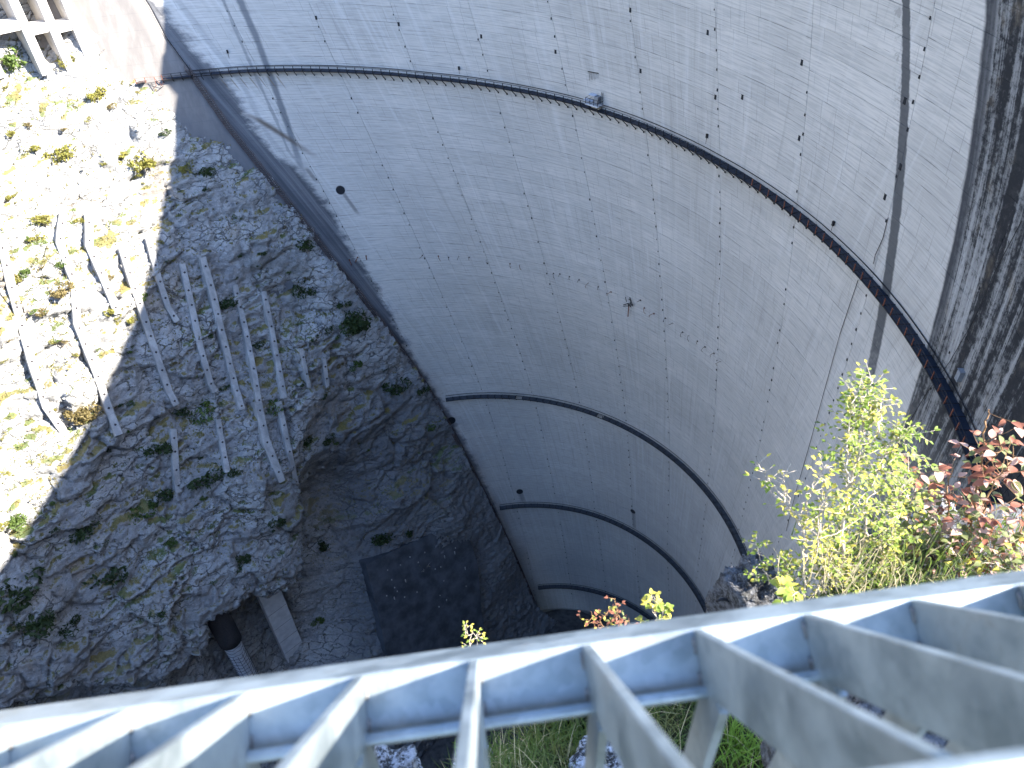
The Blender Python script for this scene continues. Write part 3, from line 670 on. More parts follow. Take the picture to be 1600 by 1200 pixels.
# ground under the fence: grass, humus and lumps of rock up to the rim
def rim_y(x): return np.interp(x, ex, ey)
def ground_z(x, y):
    d = rim_y(x)-y
    return -2.2+.10*fbm(x*1.3, y*1.3, 4, 15)+.05*fbm(x*5, y*5, 3, 16)-.35*sstep(d, .22, -.08)+.12*sstep(x, .8, 2.2)-.9*sstep(d, -.02, -.5)
def ground_material():
    n = NT('grassy_ground', .95, .1); p = n.geo()
    a = n.noise(p, 2.2, 5, .65); b = n.noise(p, 14., 6, .7); c = n.noise(p, 60., 4, .7)
    base = n.mix(n.ss(a, .4, .6), (.035, .032, .02), (.055, .062, .022)); base = n.mix(n.ss(b, .5, .7, 0., .6), base, (.11, .095, .05))
    base = n.mix(n.ss(c, .6, .75, 0., .6), base, (.20, .16, .09)); n.col(base); n.bump(n.m_('ADD', b, c), .8, .03); return n.m
gxs = np.arange(-3.2, 3.6, .04); gts = np.linspace(-4.2, .42, 110); gts = -(np.abs(gts)**1.4)*np.sign(-gts)
P = []; 
for x in gxs:
    ry = float(rim_y(x))
    for t_ in gts: P.append((x, ry+t_, 0))
P = np.array(P); P[:, 2] = ground_z(P[:, 0], P[:, 1])
I = np.arange(len(P)).reshape(len(gxs), -1); Q = np.stack([I[:-1, :-1], I[1:, :-1], I[1:, 1:], I[:-1, 1:]], -1).reshape(-1, 4)
sheet('ground', P, Q, ground_material())
# far part of the bank top behind and beside
P = []
for i in range(len(ks)):
    for dd in (-.0, 6, 40, 160):
        z = -2.6 if dd == 0 else (-2.75 if dd == 6 else (-3 if dd == 40 else -2))
        P.append((ex[i]-nx_[i]*dd, ey[i]-ny_[i]*dd, z))
I = np.arange(len(ks)*4).reshape(len(ks), -1); Q = np.stack([I[:-1, :-1], I[1:, :-1], I[1:, 1:], I[:-1, 1:]], -1).reshape(-1, 4)
sheet('bank_top', P, Q, plain('dry_turf', (.09, .085, .04), .95, 0, .3, 1.))

# ------------------------------------------------------------------ concrete ribs anchored on the cliff
def rib_material():
    n = NT('rib_concrete', .85, .2); p = n.geo(); a = n.noise(n.scale(p, .5, .5, .12), 1., 5, .65); b = n.noise(p, 2.5, 6, .7)
    c = n.mix(n.ss(a, .35, .65), (.24, .23, .215), (.36, .345, .32)); c = n.mix(n.ss(b, .56, .72, 0., .6), c, (.20, .19, .17))
    ln = n.m_('PINGPONG', n.xyz(p)[2], 1.1); c = n.mix(n.ss(ln, .05, .0, 0., .5), c, (.16, .15, .14)); n.col(c); n.bump(b, .5, .05); return n.m
M_RIB = rib_material(); M_PLATE = plain('anchor_plate_iron', (.035, .03, .032), .8)
d = MB(); d.add([(.30, 0, 0), (0, .30, 0), (-.30, 0, 0), (0, -.30, 0), (.12, 0, .12), (0, .12, .12), (-.12, 0, .12), (0, -.12, .12)], [(0, 1, 5, 4), (1, 2, 6, 5), (2, 3, 7, 6), (3, 0, 4, 7), (4, 5, 6, 7)]); PLATE = d.me('anchor_plate', M_PLATE)
ribs = [
 ([(0, 372), (18, 450), (48, 560), (72, 636), (98, 672)], 1.9, 'leftmost sunlit concrete rib, long and straight, running out at the left edge'),
 ([(98, 335), (93, 380), (116, 440), (120, 505), (150, 580), (170, 640), (186, 680)], 1.9, 'long bent sunlit concrete rib whose foot reaches into the shade'),
 ([(138, 335), (139, 385), (160, 432), (184, 490)], 1.9, 'short bent sunlit concrete rib ending above a yellow bush'),
 ([(190, 388), (208, 445), (228, 505), (246, 560), (264, 612), (275, 632)], 1.8, 'concrete rib crossing from sunlight into shade, its foot by the green bush'),
 ([(231, 372), (246, 430), (262, 480), (276, 502)], 1.6, 'short pointed concrete rib cut by the shadow edge'),
 ([(284, 412), (296, 465), (312, 540), (328, 598), (336, 612)], 1.7, 'shaded concrete rib just left of the tall one with white top block'),
 ([(316, 402), (331, 455), (350, 535), (366, 600), (378, 640)], 1.8, 'tall shaded concrete rib beginning beside white broken rock'),
 ([(366, 445), (384, 520), (398, 590), (406, 640)], 1.6, 'shaded concrete rib below dark grass, third from the right'),
 ([(411, 455), (425, 520), (436, 580), (444, 622)], 1.5, 'slim shaded concrete rib right of the others, starting under a rock ledge'),
 ([(470, 545), (482, 605)], 1.1, 'short weathered rib half hidden in shaded rock'),
 ([(505, 560), (512, 615)], 1.2, 'shortest rib, nearest to the dam, in the shade'),
 ([(270, 670), (275, 740), (279, 768)], 1.8, 'lower shaded rib standing alone with a pale foot'),
 ([(340, 655), (348, 700), (355, 738)], 1.5, 'lower shaded rib below the green bush'),
 ([(402, 628), (416, 690), (440, 752)], 2.2, 'dark lower rib running down beside the wide concrete strip'),
 ([(435, 628), (448, 690), (462, 755)], 1.6, 'dark slanting concrete strip above the rock nose'),
]
for pts, wd, lab in ribs:
    dense = []
    for (a, b), (c, e) in zip(pts[:-1], pts[1:]):
        for k in range(4): dense.append((a+(c-a)*k/4, b+(e-b)*k/4))
    dense.append(pts[-1])
    C = np.array([on_low(a, b) for a, b in dense]); s, t = st_of(C)
    f = cliff_f(s, t); f = np.array([max(f[max(0, i-1):i+2]) for i in range(len(f))]); f = np.convolve(np.pad(f, 2, 'edge'), np.ones(5)/5, 'valid')+.1
    # keep each rib on its line of sight at the smoothed rock level
    C = np.array([on_plane(a, b, ff) for (a, b), ff in zip(dense, f)])
    t_ = empty('anchor_rib', C[-1], lab, 'concrete rib', 'anchored concrete ribs on the cliff')
    v = []; q = []
    for i in range(len(C)):
        T = C[min(i+1, len(C)-1)]-C[max(i-1, 0)]; T /= np.linalg.norm(T); side = np.cross(T, CN); side /= np.linalg.norm(side); N2 = np.cross(side, T)
        if N2 @ CN < 0: N2 = -N2
        jw = .82*wd*(1+.06*rb.uniform(-1, 1))
        for a, b in ((-.5, -3.), (-.5, .45), (-.42, .6), (.42, .6), (.5, .45), (.5, -3.)): v.append(C[i]+side*a*jw+N2*b)
    n6 = len(C)
    for i in range(n6-1):
        for k in range(5): a = i*6+k; q.append((a, a+1, a+7, a+6))
    q += [tuple(range(6))[::-1], tuple((n6-1)*6+k for k in range(6))]
    link('rib_beam', mesh('rib_beam', v, q, M_RIB), t_)
    acc = 2.; 
    for i in range(n6-1):
        a, b = C[i], C[i+1]; Ls = np.linalg.norm(b-a); T = (b-a)/Ls; side = np.cross(T, CN); side /= np.linalg.norm(side); N2 = np.cross(side, T); N2 = N2 if N2 @ CN > 0 else -N2
        while acc < Ls:
            p = a+T*acc+N2*.61; M = Matrix.Translation(p) @ Matrix(((side[0], T[0], N2[0], 0), (side[1], T[1], N2[1], 0), (side[2], T[2], N2[2], 0), (0, 0, 0, 1)))
            link('anchor_plate', PLATE, t_, M=M); acc += rb.uniform(3.0, 4.4)
        acc -= Ls

# retaining frame of columns and beams at the top left
M_FRAME = plain('sunlit_concrete', (.46, .43, .39), .85, 0, .15, .4)
fr = empty('retaining_frame', on_low(60, 75), 'sunlit grid of concrete columns and cross beams holding the rock beside the pad', 'retaining wall')
def fp(px, py, f): return Vector(on_plane(px, py, f))
bases = [(-20, 84), (52, 80), (92, 76), (127, 72)]
cols = []
for bx, by in bases:
    b = fp(bx, by, 0); cols.append(b); m = MB(); side = Vector(CD); nrm = Vector((CN[0], CN[1], 0)).normalized()
    for sgn in (1,):
        v = []
        for z in (-4, 40):
            for a, c in ((-.8, -9), (.8, -9), (.8, 2.3), (-.8, 2.3)): v.append(b+side*a+nrm*(c-(z*.08))+Vector((0, 0, z)))
        m.add(v, [(0, 3, 2, 1), (4, 5, 6, 7), (0, 1, 5, 4), (1, 2, 6, 5), (2, 3, 7, 6), (3, 0, 4, 7)])
    m.build('column', M_FRAME, fr)
for i in range(3):
    for z in (9., 17., 25., 33.):
        a, b = cols[i], cols[i+1]; zz = max(a.z, b.z)+z-5; m = MB(); pa, pb = Vector((a.x, a.y, zz)), Vector((b.x, b.y, zz)); off = nrm*(.6-(z-5)*.08)
        side = (pb-pa).normalized(); m.bar(pa+off+side*.82, pb+off-side*.82, 3.0, 1.7); m.build('cross_beam', M_FRAME, fr)

# pale pillar under the overhang, pipe in the cave, dark concrete facing
a = on_plane(421, 930, -6); b = on_plane(468, 1060, -6)
m = MB(); t = empty('concrete_pillar', a, 'pale flat concrete pillar propping the overhanging rock nose', 'pillar')
dn = Vector((0, 0, -1)); a = Vector(a); m.box((0, 0, -17), (2.9, 1.2, 24), Matrix.Translation(a) @ Matrix.Rotation(math.atan2(CD[1], CD[0]), 4, 'Z')); m.build('shaft', plain('pillar_concrete', (.56, .56, .55), .8, 0, .12, .5), t)
m = MB()
for z in (-6, -13, -19.5, -25.5): m.box((0, 1.19 if False else -1.2, z), (2.81, .03, .04), Matrix.Translation(a) @ Matrix.Rotation(math.atan2(CD[1], CD[0]), 4, 'Z')); m.box((0, 1.2, z), (2.81, .03, .04), Matrix.Translation(a) @ Matrix.Rotation(math.atan2(CD[1], CD[0]), 4, 'Z'))
tag(m.build('pour_joints', M_PLATE, t), kind='stuff')
p0 = on_plane(362, 985, -8); p1 = on_plane(368, 1016, -8); p2 = on_plane(392, 1090, -8)
t = empty('netted_pipe', p1, 'thick pale pipe wrapped in dark netting, rising out of the cave', 'pipe')
ax = (p2-p1)/np.linalg.norm(p2-p1); ax = np.array([0, 0, -1.])
m = MB(); m.tube([p1+ax*k*3. for k in range(-3, 8)], 2.3, 20); m.build('pipe', plain('pipe_concrete', (.52, .54, .56), .7, 0, .1, 1.), t, True)
m = MB(); m.tube([p1-ax*34, p1-ax*8.5, p1-ax*8.4, p1-ax*5.], 2.9, 20); m.build('pipe_sleeve', plain('dark_sleeve', (.05, .048, .05), .9), t, True)
m = MB()
for k in range(-3, 12): m.tube([p1+ax*(1+k*1.5)+2.34*np.array([math.cos(q*math.pi/8), math.sin(q*math.pi/8), .12*math.sin(q*2.1+k)]) for q in range(17)], .055, 3, cap=False)
for q in range(12): m.tube([p1+ax*(k*3.)+2.34*np.array([math.cos(q*math.pi/6+.02*k), math.sin(q*math.pi/6+.02*k), 0]) for k in range(8)], .055, 3)
tag(m.build('net', M_PLATE, t), kind='stuff')
fac = [(575, 884), (735, 815), (742, 880), (750, 960), (762, 1010), (640, 1040), (604, 1030), (590, 960)]
C = [Vector(on_low(a, b, 2.2)) for a, b in fac]
t = empty('concrete_facing', C[0], 'large dark smooth concrete slab facing the shaded rock low beside the dam', 'retaining wall')
ctr = sum(C, Vector())/len(C); nC = Vector(CN)
proj_ = [p-nC*((p-ctr).dot(nC)) for p in C]; v = proj_+[p-nC*7 for p in proj_]; k = len(C); q = [tuple(range(k)), tuple(range(2*k-1, k-1, -1))]+[(i, i+k, (i+1) % k+k, (i+1) % k) for i in range(k)]
link('slab', mesh('slab', v, q, plain('damp_concrete', (.06, .064, .07), .7, 0, .4, .25)), t)
m = MB()
for i in range(24):
    a, b = rb.uniform(.05, .95), rb.uniform(.1, .9); p = proj_[0].lerp(proj_[1], a).lerp(proj_[7].lerp(proj_[3], a), b)+nC*.1; m.box(p, (.14, .14, .14+.5*(i % 5 == 0)))
tag(m.build('anchor_heads', M_RIB, t), kind='stuff')

# ------------------------------------------------------------------ shrubs on the cliff
def leaf_material(name, c1, c2, c3=None, tr=.35):
    n = NT(name, .6, .25); oi = n.n('ShaderNodeObjectInfo'); g = n.n('ShaderNodeNewGeometry'); r = g.outputs['Random Per Island']
    c = n.mix(r, c1, c2)
    if c3: c = n.mix(n.ss(n.noise(g.outputs['Position'], 9., 3, .6), .5, .62), c, c3)
    c = n.mix(n.m_('MULTIPLY', oi.outputs['Random'], .35), c, tuple(.5*(a+b) for a, b in zip(c1, c2)))
    n.col(c); tl_ = n.n('ShaderNodeBsdfTranslucent'); n.put(tl_.inputs['Color'], n.mix(.0, n.mix(.5, c, tuple(min(1, v*2.0) for v in c2)), (0, 0, 0)))
    mx = n.n('ShaderNodeMixShader'); mx.inputs[0].default_value = tr; n.t.links.new(n.b.outputs[0], mx.inputs[1]); n.t.links.new(tl_.outputs[0], mx.inputs[2]); n.t.links.new(mx.outputs[0], n.out.inputs[0]); return n.m
M_SHR = [leaf_material('shrub_green', (.045, .075, .018), (.10, .14, .03)), leaf_material('shrub_yellow', (.12, .13, .03), (.24, .21, .05)), leaf_material('shrub_dark', (.022, .038, .014), (.05, .07, .02)), leaf_material('shrub_brown', (.11, .085, .035), (.19, .15, .06))]
M_BARK = plain('grey_bark', (.16, .13, .10), .9, 0, .3, 8.)
def leafball(n, seed, leaf, flat=.75):
    r = np.random.RandomState(seed); v = []; f = []
    lob = r.normal(size=(7, 3)); lob /= np.linalg.norm(lob, axis=1)[:, None]; lob *= r.uniform(.2, .75, (7, 1)); lob[:, 2] = np.abs(lob[:, 2])*.9
    lr = r.uniform(.25, .5, 7)
    for i in range(n):
        k = r.randint(7); dvec = r.normal(size=3); dvec /= np.linalg.norm(dvec); p = lob[k]+dvec*lr[k]*r.uniform(.35, 1.)**.5; p[2] *= flat
        a = r.normal(size=3); a /= np.linalg.norm(a); b = np.cross(a, r.normal(size=3)); b /= np.linalg.norm(b); s = leaf*r.uniform(.6, 1.3)
        m = len(v); v += [p-a*s, p+b*s*.45, p+a*s, p-b*s*.45]; f.append((m, m+1, m+2, m+3))
    return v, f
SHV = []
for k in range(4):
    row = []
    for mi in range(4):
        if mi == 0: v, f = leafball(620, 100+k, .10)
        row.append(mesh('foliage', v, f, M_SHR[mi]))
    SHV.append(row)
d = MB()
for k in range(6): a = k*1.05; d.tube([(0, 0, -.5), (.15*math.cos(a), .15*math.sin(a), 0), (.5*math.cos(a+.3), .5*math.sin(a+.3), .45)], .03, 4, .01)
TWIG = d.me('branches', M_BARK)
def shrub(px, py, r, mi, label, group, up=0.):
    loc, nrm = on_cliff(px, py+r*.0); s = 1.4*r*loc.length/F
    t = empty('shrub', loc, label, 'shrub', group); q = rb.randint(4)
    M = Matrix.Translation(loc+nrm*s*.25) @ Matrix.Rotation(rb.uniform(0, 6.3), 4, 'Z') @ Matrix.Diagonal((s*rb.uniform(.9, 1.3), s*rb.uniform(.9, 1.2), s*rb.uniform(.75, 1.1), 1))
    link('foliage', SHV[q][mi], t, M=M); link('branches', TWIG, t, M=M)
G, Yl, Dk, Br = 0, 1, 2, 3
big = [(12, 92, 22, G, 'round green bush below the column grid at the left edge'), (100, 92, 13, Yl, 'yellow-green bush right below the middle column'), (152, 152, 13, Yl, 'upright yellow-green bush on the sunlit slope below the pad edge'),
 (216, 255, 24, Yl, 'widest bright yellow-green bush, left of the shadow edge'), (188, 250, 15, Yl, 'pale yellow bush joined to the wide one from the left'), (46, 238, 13, Yl, 'yellow bush on sunlit rock left of the widest bush'), (98, 245, 16, Yl, 'golden bush in the middle of the upper sunlit slope'),
 (292, 266, 13, Yl, 'golden bush at the very tip of the sunlit rock'), (322, 268, 13, Dk, 'dark green bush in the shade beside the golden one at the tip'), (256, 208, 10, Dk, 'small dark bush where the pad meets the rock'), (70, 350, 13, Yl, 'yellow bush above the second rib'), (125, 345, 9, Yl, 'small yellow bush left of the third rib top'),
 (52, 376, 10, Yl, 'small golden bush between the first two ribs'), (103, 447, 17, Br, 'thin brownish bush leaning over the second rib'), (205, 500, 13, Yl, 'yellow bush at the foot of the short bent rib'), (170, 485, 12, Yl, 'low yellow bush right of the long bent rib'), (250, 377, 8, Yl, 'small orange-yellow bush at the top of the pointed rib'),
 (316, 636, 26, G, 'brightest green bush in the shade, between two ribs'), (292, 640, 16, Dk, 'dark bush touching the bright green one from the left'), (428, 634, 15, G, 'green bush right of the long dark rib'), (352, 606, 11, Dk, 'small dark bush on the tall shaded rib'), (480, 458, 20, Dk, 'big dark bush in a cleft below the upper ledge'),
 (355, 470, 15, Dk, 'dark bush squeezed between two shaded ribs'), (478, 388, 15, Dk, 'dark bush on the ledge near the stairway'), (545, 500, 24, Dk, 'dark bush close to the stairway, at half height'), (565, 508, 20, Dk, 'dark bush touching the stairway at half height'), (518, 512, 12, Dk, 'small dark bush left of the two by the stairway'),
 (556, 567, 11, G, 'small fresh green bush in front of the big grey rock'), (617, 603, 22, Dk, 'dark bush above the second walkway level by the stairway'), (530, 482, 14, Dk, 'dark bush above the pair beside the stairway'), (166, 898, 32, Dk, 'largest dark bush low on the shaded rock'), (20, 925, 32, Dk, 'large dark bush at the lower left edge'),
 (130, 640, 22, Br, 'olive bush right on the shadow edge at the foot of the second rib'), (112, 648, 14, Br, 'thin olive bush in the sun at the foot of the first rib'), (22, 812, 16, G, 'green bush half sunlit at the left edge'), (4, 740, 12, Yl, 'bright yellow bush cut by the left edge'), (238, 700, 15, Dk, 'dark bush left of the lone lower rib'),
 (222, 800, 18, G, 'green bush above the smooth dark rock'), (140, 822, 20, Dk, 'dark sprawling bush below the grass ledge'), (368, 735, 13, Dk, 'dark bush beside the foot of the lower rib'), (255, 772, 18, Dk, 'dark tuft left of the pale rib foot'), (325, 752, 22, Dk, 'low dark bush on the ledge right of the pale rib foot'),
 (677, 672, 15, G, 'green bush by the stairway just below the second walkway'), (505, 850, 13, Dk, 'dark bush in the cleft right of the rock nose'), (592, 840, 17, Dk, 'dark bush above the concrete slab'), (375, 876, 14, Dk, 'dark bush near the tip of the rock nose'), (437, 818, 14, Dk, 'dark bush at the top of the rock nose'),
 (118, 985, 16, Dk, 'dark bush low on the shaded rock face'), (45, 982, 22, Dk, 'wide dark bush above the fence at the lower left'), (248, 965, 12, Dk, 'small dark bush left of the cave'), (510, 684, 14, Dk, 'dark bush on the long narrow ledge'), (480, 688, 13, Dk, 'dark bush at the left end of the long narrow ledge'), (655, 612, 12, Dk, 'dark bush at the stairway where the second walkway begins'), (405, 540, 9, Dk, 'tiny dark bush between two slim ribs'), (640, 835, 10, Dk, 'small dark bush on top of the concrete slab'), (500, 968, 9, G, 'small green tuft in the brown cleft')]
for b in big: shrub(*b[:5], 'shrubs on the cliff')
k = 0
while k < 120:
    px, py = rb.uniform(0, 640), rb.uniform(80, 930)
    lim_ = np.interp(py, [80, 190, 300, 420, 600, 700, 930], [180, 240, 380, 520, 640, 700, 480])
    if px > lim_ or (py > 720 and px > 450): continue
    loc, nrm = on_cliff(px, py)
    if nrm.z < .52: continue
    sun_side = px < np.interp(py, [0, 190, 290, 380, 500, 590, 670, 790, 850], [250, 247, 300, 290, 215, 180, 110, 40, 0])
    if sun_side: shrub(px, py, rb.uniform(3.5, 8), (Yl, Yl, Br, G)[rb.randint(4)], 'small yellowish tuft of scrub among the sunlit rocks', 'small tufts in the sun')
    else: shrub(px, py, rb.uniform(3.5, 8), (Dk, Dk, G, Br)[rb.randint(4)], 'small dark tuft of scrub among the shaded rocks', 'small tufts in the shade')
    k += 1
# dry grass growing on every ledge
def ledge_grass():
    c = CV[CQ].mean(1); e1 = CV[CQ[:, 1]]-CV[CQ[:, 0]]; e2 = CV[CQ[:, 3]]-CV[CQ[:, 0]]; nn = np.cross(e1, e2); nn /= np.linalg.norm(nn, axis=1)[:, None]; nn *= np.sign(nn @ CN)[:, None]
    px, py = proj(c); vis = (px > -10) & (px < 700) & (py > 60) & (py < 1000)
    pat = fbm(c[:, 0]*.12, c[:, 2]*.12+c[:, 1]*.05, 3, 91); sc_ = nn[:, 2]+pat*.35; ok = np.where(vis & (sc_ > .70))[0]
    r = np.random.RandomState(4); ok = r.choice(ok, min(len(ok), 26000), replace=len(ok) < 26000)
    p = c[ok]+r.uniform(-.25, .25, (len(ok), 3)); a = r.uniform(0, 6.28, len(ok)); hgt = r.uniform(.25, .6, len(ok)); wd = r.uniform(.10, .22, len(ok))
    sx = np.c_[np.cos(a), np.sin(a), 0*a]*wd[:, None]; top = p+nn[ok]*.25*hgt[:, None]+np.c_[r.uniform(-.2, .2, len(ok)), r.uniform(-.2, .2, len(ok)), hgt]
    V = np.stack([p-sx, p+sx, top], 1).reshape(-1, 3); Q = np.arange(len(V)).reshape(-1, 3); me, _, _ = gridmesh('ledge_grass', V, Q, leaf_material('dry_ledge_grass', (.10, .095, .03), (.21, .18, .07), None, .3), False)
    tag(link('ledge_grass', me), 'dry olive grass growing along the ledges of the cliff', 'grass', kind='stuff')
ledge_grass()

# ------------------------------------------------------------------ galvanised fence in the foreground
def galv():
    n = NT('galvanised_steel', .42, .5); p = n.geo(); n.b.inputs['Metallic'].default_value = .55
    a = n.noise(p, 22., 4, .6); b = n.vor(n.scale(p, 1, 1, 1), 130., 'F1', 'Color'); c = n.noise(p, 160., 3, .6)
    col = n.mix(n.ss(a, .35, .65), (.17, .195, .20), (.27, .30, .305)); bx = n.xyz(b)[0]
    col = n.mix(n.m_('MULTIPLY', n.ss(bx, .0, 1.), .22), col, (.38, .40, .41)); col = n.mix(n.ss(c, .62, .75, 0., .35), col, (.30, .31, .31))
    st = n.noise(p, 11., 6, .7); col = n.mix(n.ss(st, .56, .70, 0., .45), col, (.13, .125, .11)); st2 = n.noise(p, 27., 5, .7, .6); col = n.mix(n.ss(st2, .62, .74, 0., .5), col, (.17, .105, .06))
    n.col(col); n.put(n.b.inputs['Roughness'], n.ss(a, .3, .7, .36, .58)); n.bump(n.m_('ADD', a, n.m_('MULTIPLY', c, .3)), .25, .003); return n.m
M_GALV = galv()
V2 = np.array([766-800, 817-600, F]); V2 /= np.linalg.norm(V2)
ra, rb_ = np.array([0-800., 1110-600, F]), np.array([1600-800., 890-600, F])
nn_ = np.cross(ra, rb_); U = np.cross(nn_, V2); U /= np.linalg.norm(U); U = U if U[0] > 0 else -U
fu, fv = c2w(U), c2w(V2); fn = np.cross(fu, fv); fn = fn if fn[2] < 0 else -fn      # along the rail, away from the eye, into the depth of the bars
SP = .066
# distance such that the bars stand 66 mm apart
o1 = pdir(740, 1029)*.50
def on_top(px, py, dep=0.):
    r = pdir(px, py); P = r*((np.dot(o1, fn)+dep)/np.dot(r, fn)); q = P-o1; return q @ fu, q @ fv
jx = [(190, 1110), (390, 1082), (560, 1057), (740, 1030), (920, 1005), (1090, 980), (1260, 954), (1430, 930)]
us_ = [on_top(*q)[0] for q in jx]; sc_f = SP/((us_[-1]-us_[1])/6)
o1 = o1*sc_f
u0 = on_top(740, 1029)[0]; v_in = np.mean([on_top(*q)[1] for q in jx]); v_out = v_in+.008
v_near = on_top(1350, 1222)[1]
def W(u, v, dp): return Vector(o1+fu*u+fv*v+fn*dp)
v_out = np.mean([on_top(0, 1110)[1], on_top(1599, 891)[1], on_top(740, 1006)[1]])
fence = empty('steel_fence', W(0, v_in, .5), 'galvanised steel fence right at the viewpoint, slanting flat bars between two rails', 'fence')
def fbox(m, u0, u1, v0, v1, d0, d1, bev=.0012):
    # bar with chamfered long edges
    c = [W(u, v, d) for u in (u0, u1) for v in (v0, v1) for d in (d0, d1)]
    m.add(c, [(0, 1, 3, 2), (4, 6, 7, 5), (0, 4, 5, 1), (2, 3, 7, 6), (0, 2, 6, 4), (1, 5, 7, 3)])
def bevmesh(name, m, parent, r=.0012, mat=None):
    o = m.build(name, mat or M_GALV, parent); md = o.modifiers.new('bevel', 'BEVEL'); md.width = r; md.segments = 2; md.limit_method = 'ANGLE'; return o
DEP = .037
m = MB(); fbox(m, -3.1, 3.1, v_in, v_out, -.0, DEP); bevmesh('top_rail', m, fence, .002)
m = MB(); fbox(m, -3.1, 3.1, v_near-.012, v_near-.002, -.004, DEP+.006); bevmesh('near_rail', m, fence, .002)
for k in range(-46, 47):
    u = u0+k*SP; m = MB(); fbox(m, u-.0026, u+.0026, v_near-.001, v_in-.0004, .0006, DEP-.001); bevmesh('slanting_bar', m, fence, .0007)
for vv, nm, dd in ((on_top(740, 1133, .034)[1], 'cross_rod', .034),):
    m = MB(); m.tube([W(-3.1, vv, dd), W(3.1, vv, dd)], .0036, 12); m.build(nm, M_GALV, fence, True)
vv = v_near+.030
m = MB(); m.tube([W(-3.1, vv, DEP+.05), W(3.1, vv, DEP+.05)], .005, 12); m.build('cross_rod', M_GALV, fence, True)
WELD = plain('weld', (.16, .15, .14), .5, .4, .3, 300.)
for k in range(-46, 47):
    u = u0+k*SP
    for sd in (-1, 1):
        m = MB(); m.tube([W(u+sd*.0032+rb.uniform(-.0004, .0004), v_in-.0012, DEP*t_) for t_ in (.12, .22, .3, .38)], .0014, 6, .0009); m.tube([W(u+sd*.0032, v_in-.0012, DEP*t_) for t_ in (.66, .75, .84, .9)], .0012, 6, .0009); m.build('weld_bead', WELD, fence, True)
# upright continuation of every bar below the knee
knee = DEP-.006
hu = Vector((fu[0], fu[1], 0)).normalized(); hv = Vector((-hu.y, hu.x, 0))
for k in range(-46, 47):
    u = u0+k*SP; a = W(u, v_in-.022, knee); m = MB()
    for du in (0,):
        c = [a+hu*su*.0026+hv*sv*.0125+Vector((0, 0, z)) for z in (.0, -1.78) for su, sv in ((-1, -1), (1, -1), (1, 1), (-1, 1))]
        m.add(c, [(0, 1, 2, 3), (7, 6, 5, 4), (0, 4, 5, 1), (1, 5, 6, 2), (2, 6, 7, 3), (3, 7, 4, 0)])
    m.build('upright_bar', M_GALV, fence)
for dz in (.30, .62, 1.2, 1.75):
    a, b = W(-3.1, v_in-.022, knee), W(3.1, v_in-.022, knee); m = MB(); m.tube([a+Vector((0, 0, -dz))+hv*.0, b+Vector((0, 0, -dz))], .005, 10); m.build('cross_rod', M_GALV, fence, True)

# ------------------------------------------------------------------ stones on the rim
def at(px, py, rho):
    D = pdir(px, py); return Vector(D*rho/math.hypot(D[0], D[1]))
def lichen_rock(name, pale=1.):
    n = NT(name, .95, .1); p = n.geo(); a = n.noise(p, 9., 6, .7); b = n.noise(p, 34., 8, .75); c = n.noise(p, 120., 5, .7)
    col = n.mix(n.ss(b, .44, .58), (.045, .043, .042), tuple(v*pale for v in (.42, .42, .44))); col = n.mix(n.ss(c, .5, .66, 0., .7), col, tuple(v*pale for v in (.62, .62, .63)))
    col = n.mix(n.ss(a, .55, .68, 0., .8), col, (.05, .05, .045)); n.col(col); n.bump(n.m_('ADD', n.m_('MULTIPLY', b, 1.2), c), .9, .012); return n.m
M_DARKR = lichen_rock('dark_boulder_rock', .32); M_LICH = lichen_rock('lichen_rock', .8); M_PALE = lichen_rock('pale_lichen_rock', 1.15)
def boulder(c, rx, ry, rz, seed, label, mat=M_LICH, rot=0., n=44, cube=.5):
    th, ph = np.meshgrid(np.linspace(0, math.pi, n), np.linspace(0, 2*math.pi, 2*n, endpoint=False), indexing='ij')
    d = np.stack([np.sin(th)*np.cos(ph), np.sin(th)*np.sin(ph), np.cos(th)], -1)
    q = np.abs(d).max(-1, keepdims=True); d2 = d*(1-cube)+d/q*cube*.85
    r = 1+.16*fbm(d[..., 0]*1.7+seed, d[..., 1]*1.7+d[..., 2]*1.9, 3, seed)+.10*fbm(d[..., 0]*5, d[..., 1]*5+d[..., 2]*6.3, 3, seed+4)+.035*fbm(d[..., 0]*19, d[..., 1]*19+d[..., 2]*21., 3, seed+7)
    P = d2*r[..., None]*[rx, ry, rz]; cr, sr = math.cos(rot), math.sin(rot); P = P @ np.array([[cr, sr, 0], [-sr, cr, 0], [0, 0, 1]])+np.array(c)
    I = np.arange(n*2*n).reshape(n, -1); J = np.roll(I, -1, 1); Q = np.stack([I[:-1], I[1:], J[1:], J[:-1]], -1).reshape(-1, 4)
    me, _, _ = gridmesh('boulder', P.reshape(-1, 3), Q, mat, True); return tag(link('boulder', me), label, 'rock', 'boulders on the rim')
boulder(at(1176, 925, 1.52)+Vector((0, 0, -.10)), .085, .10, .17, 3, 'dark squared lichen-covered boulder left of the green bush, with an iron hook', M_DARKR, rot=.4, cube=.95)
boulder(at(958, 1200, .90)+Vector((0, 0, -.03)), .17, .11, .13, 5, 'pale sunlit boulder seen through the slanting bars', M_PALE, .7)
boulder(at(1420, 1100, 1.12)+Vector((0, 0, -.06)), .13, .12, .10, 7, 'black and white lichen boulder under the right-hand bars', M_DARKR, rot=1.)
boulder(at(600, 1215, 1.0)+Vector((0, 0, -.07)), .12, .09, .12, 9, 'grey crusty boulder at the rim under the left-hand bars', rot=.2)
boulder(at(735, 1205, .98)+Vector((0, 0, -.05)), .10, .07, .08, 12, 'pale stone with a grass tuft beside the crusty boulder', M_PALE, 1.3)
boulder(at(1240, 1085, 1.15)+Vector((0, 0, -.03)), .10, .06, .06, 11, 'small crusty stone in the grass below the cross rod', rot=2.)
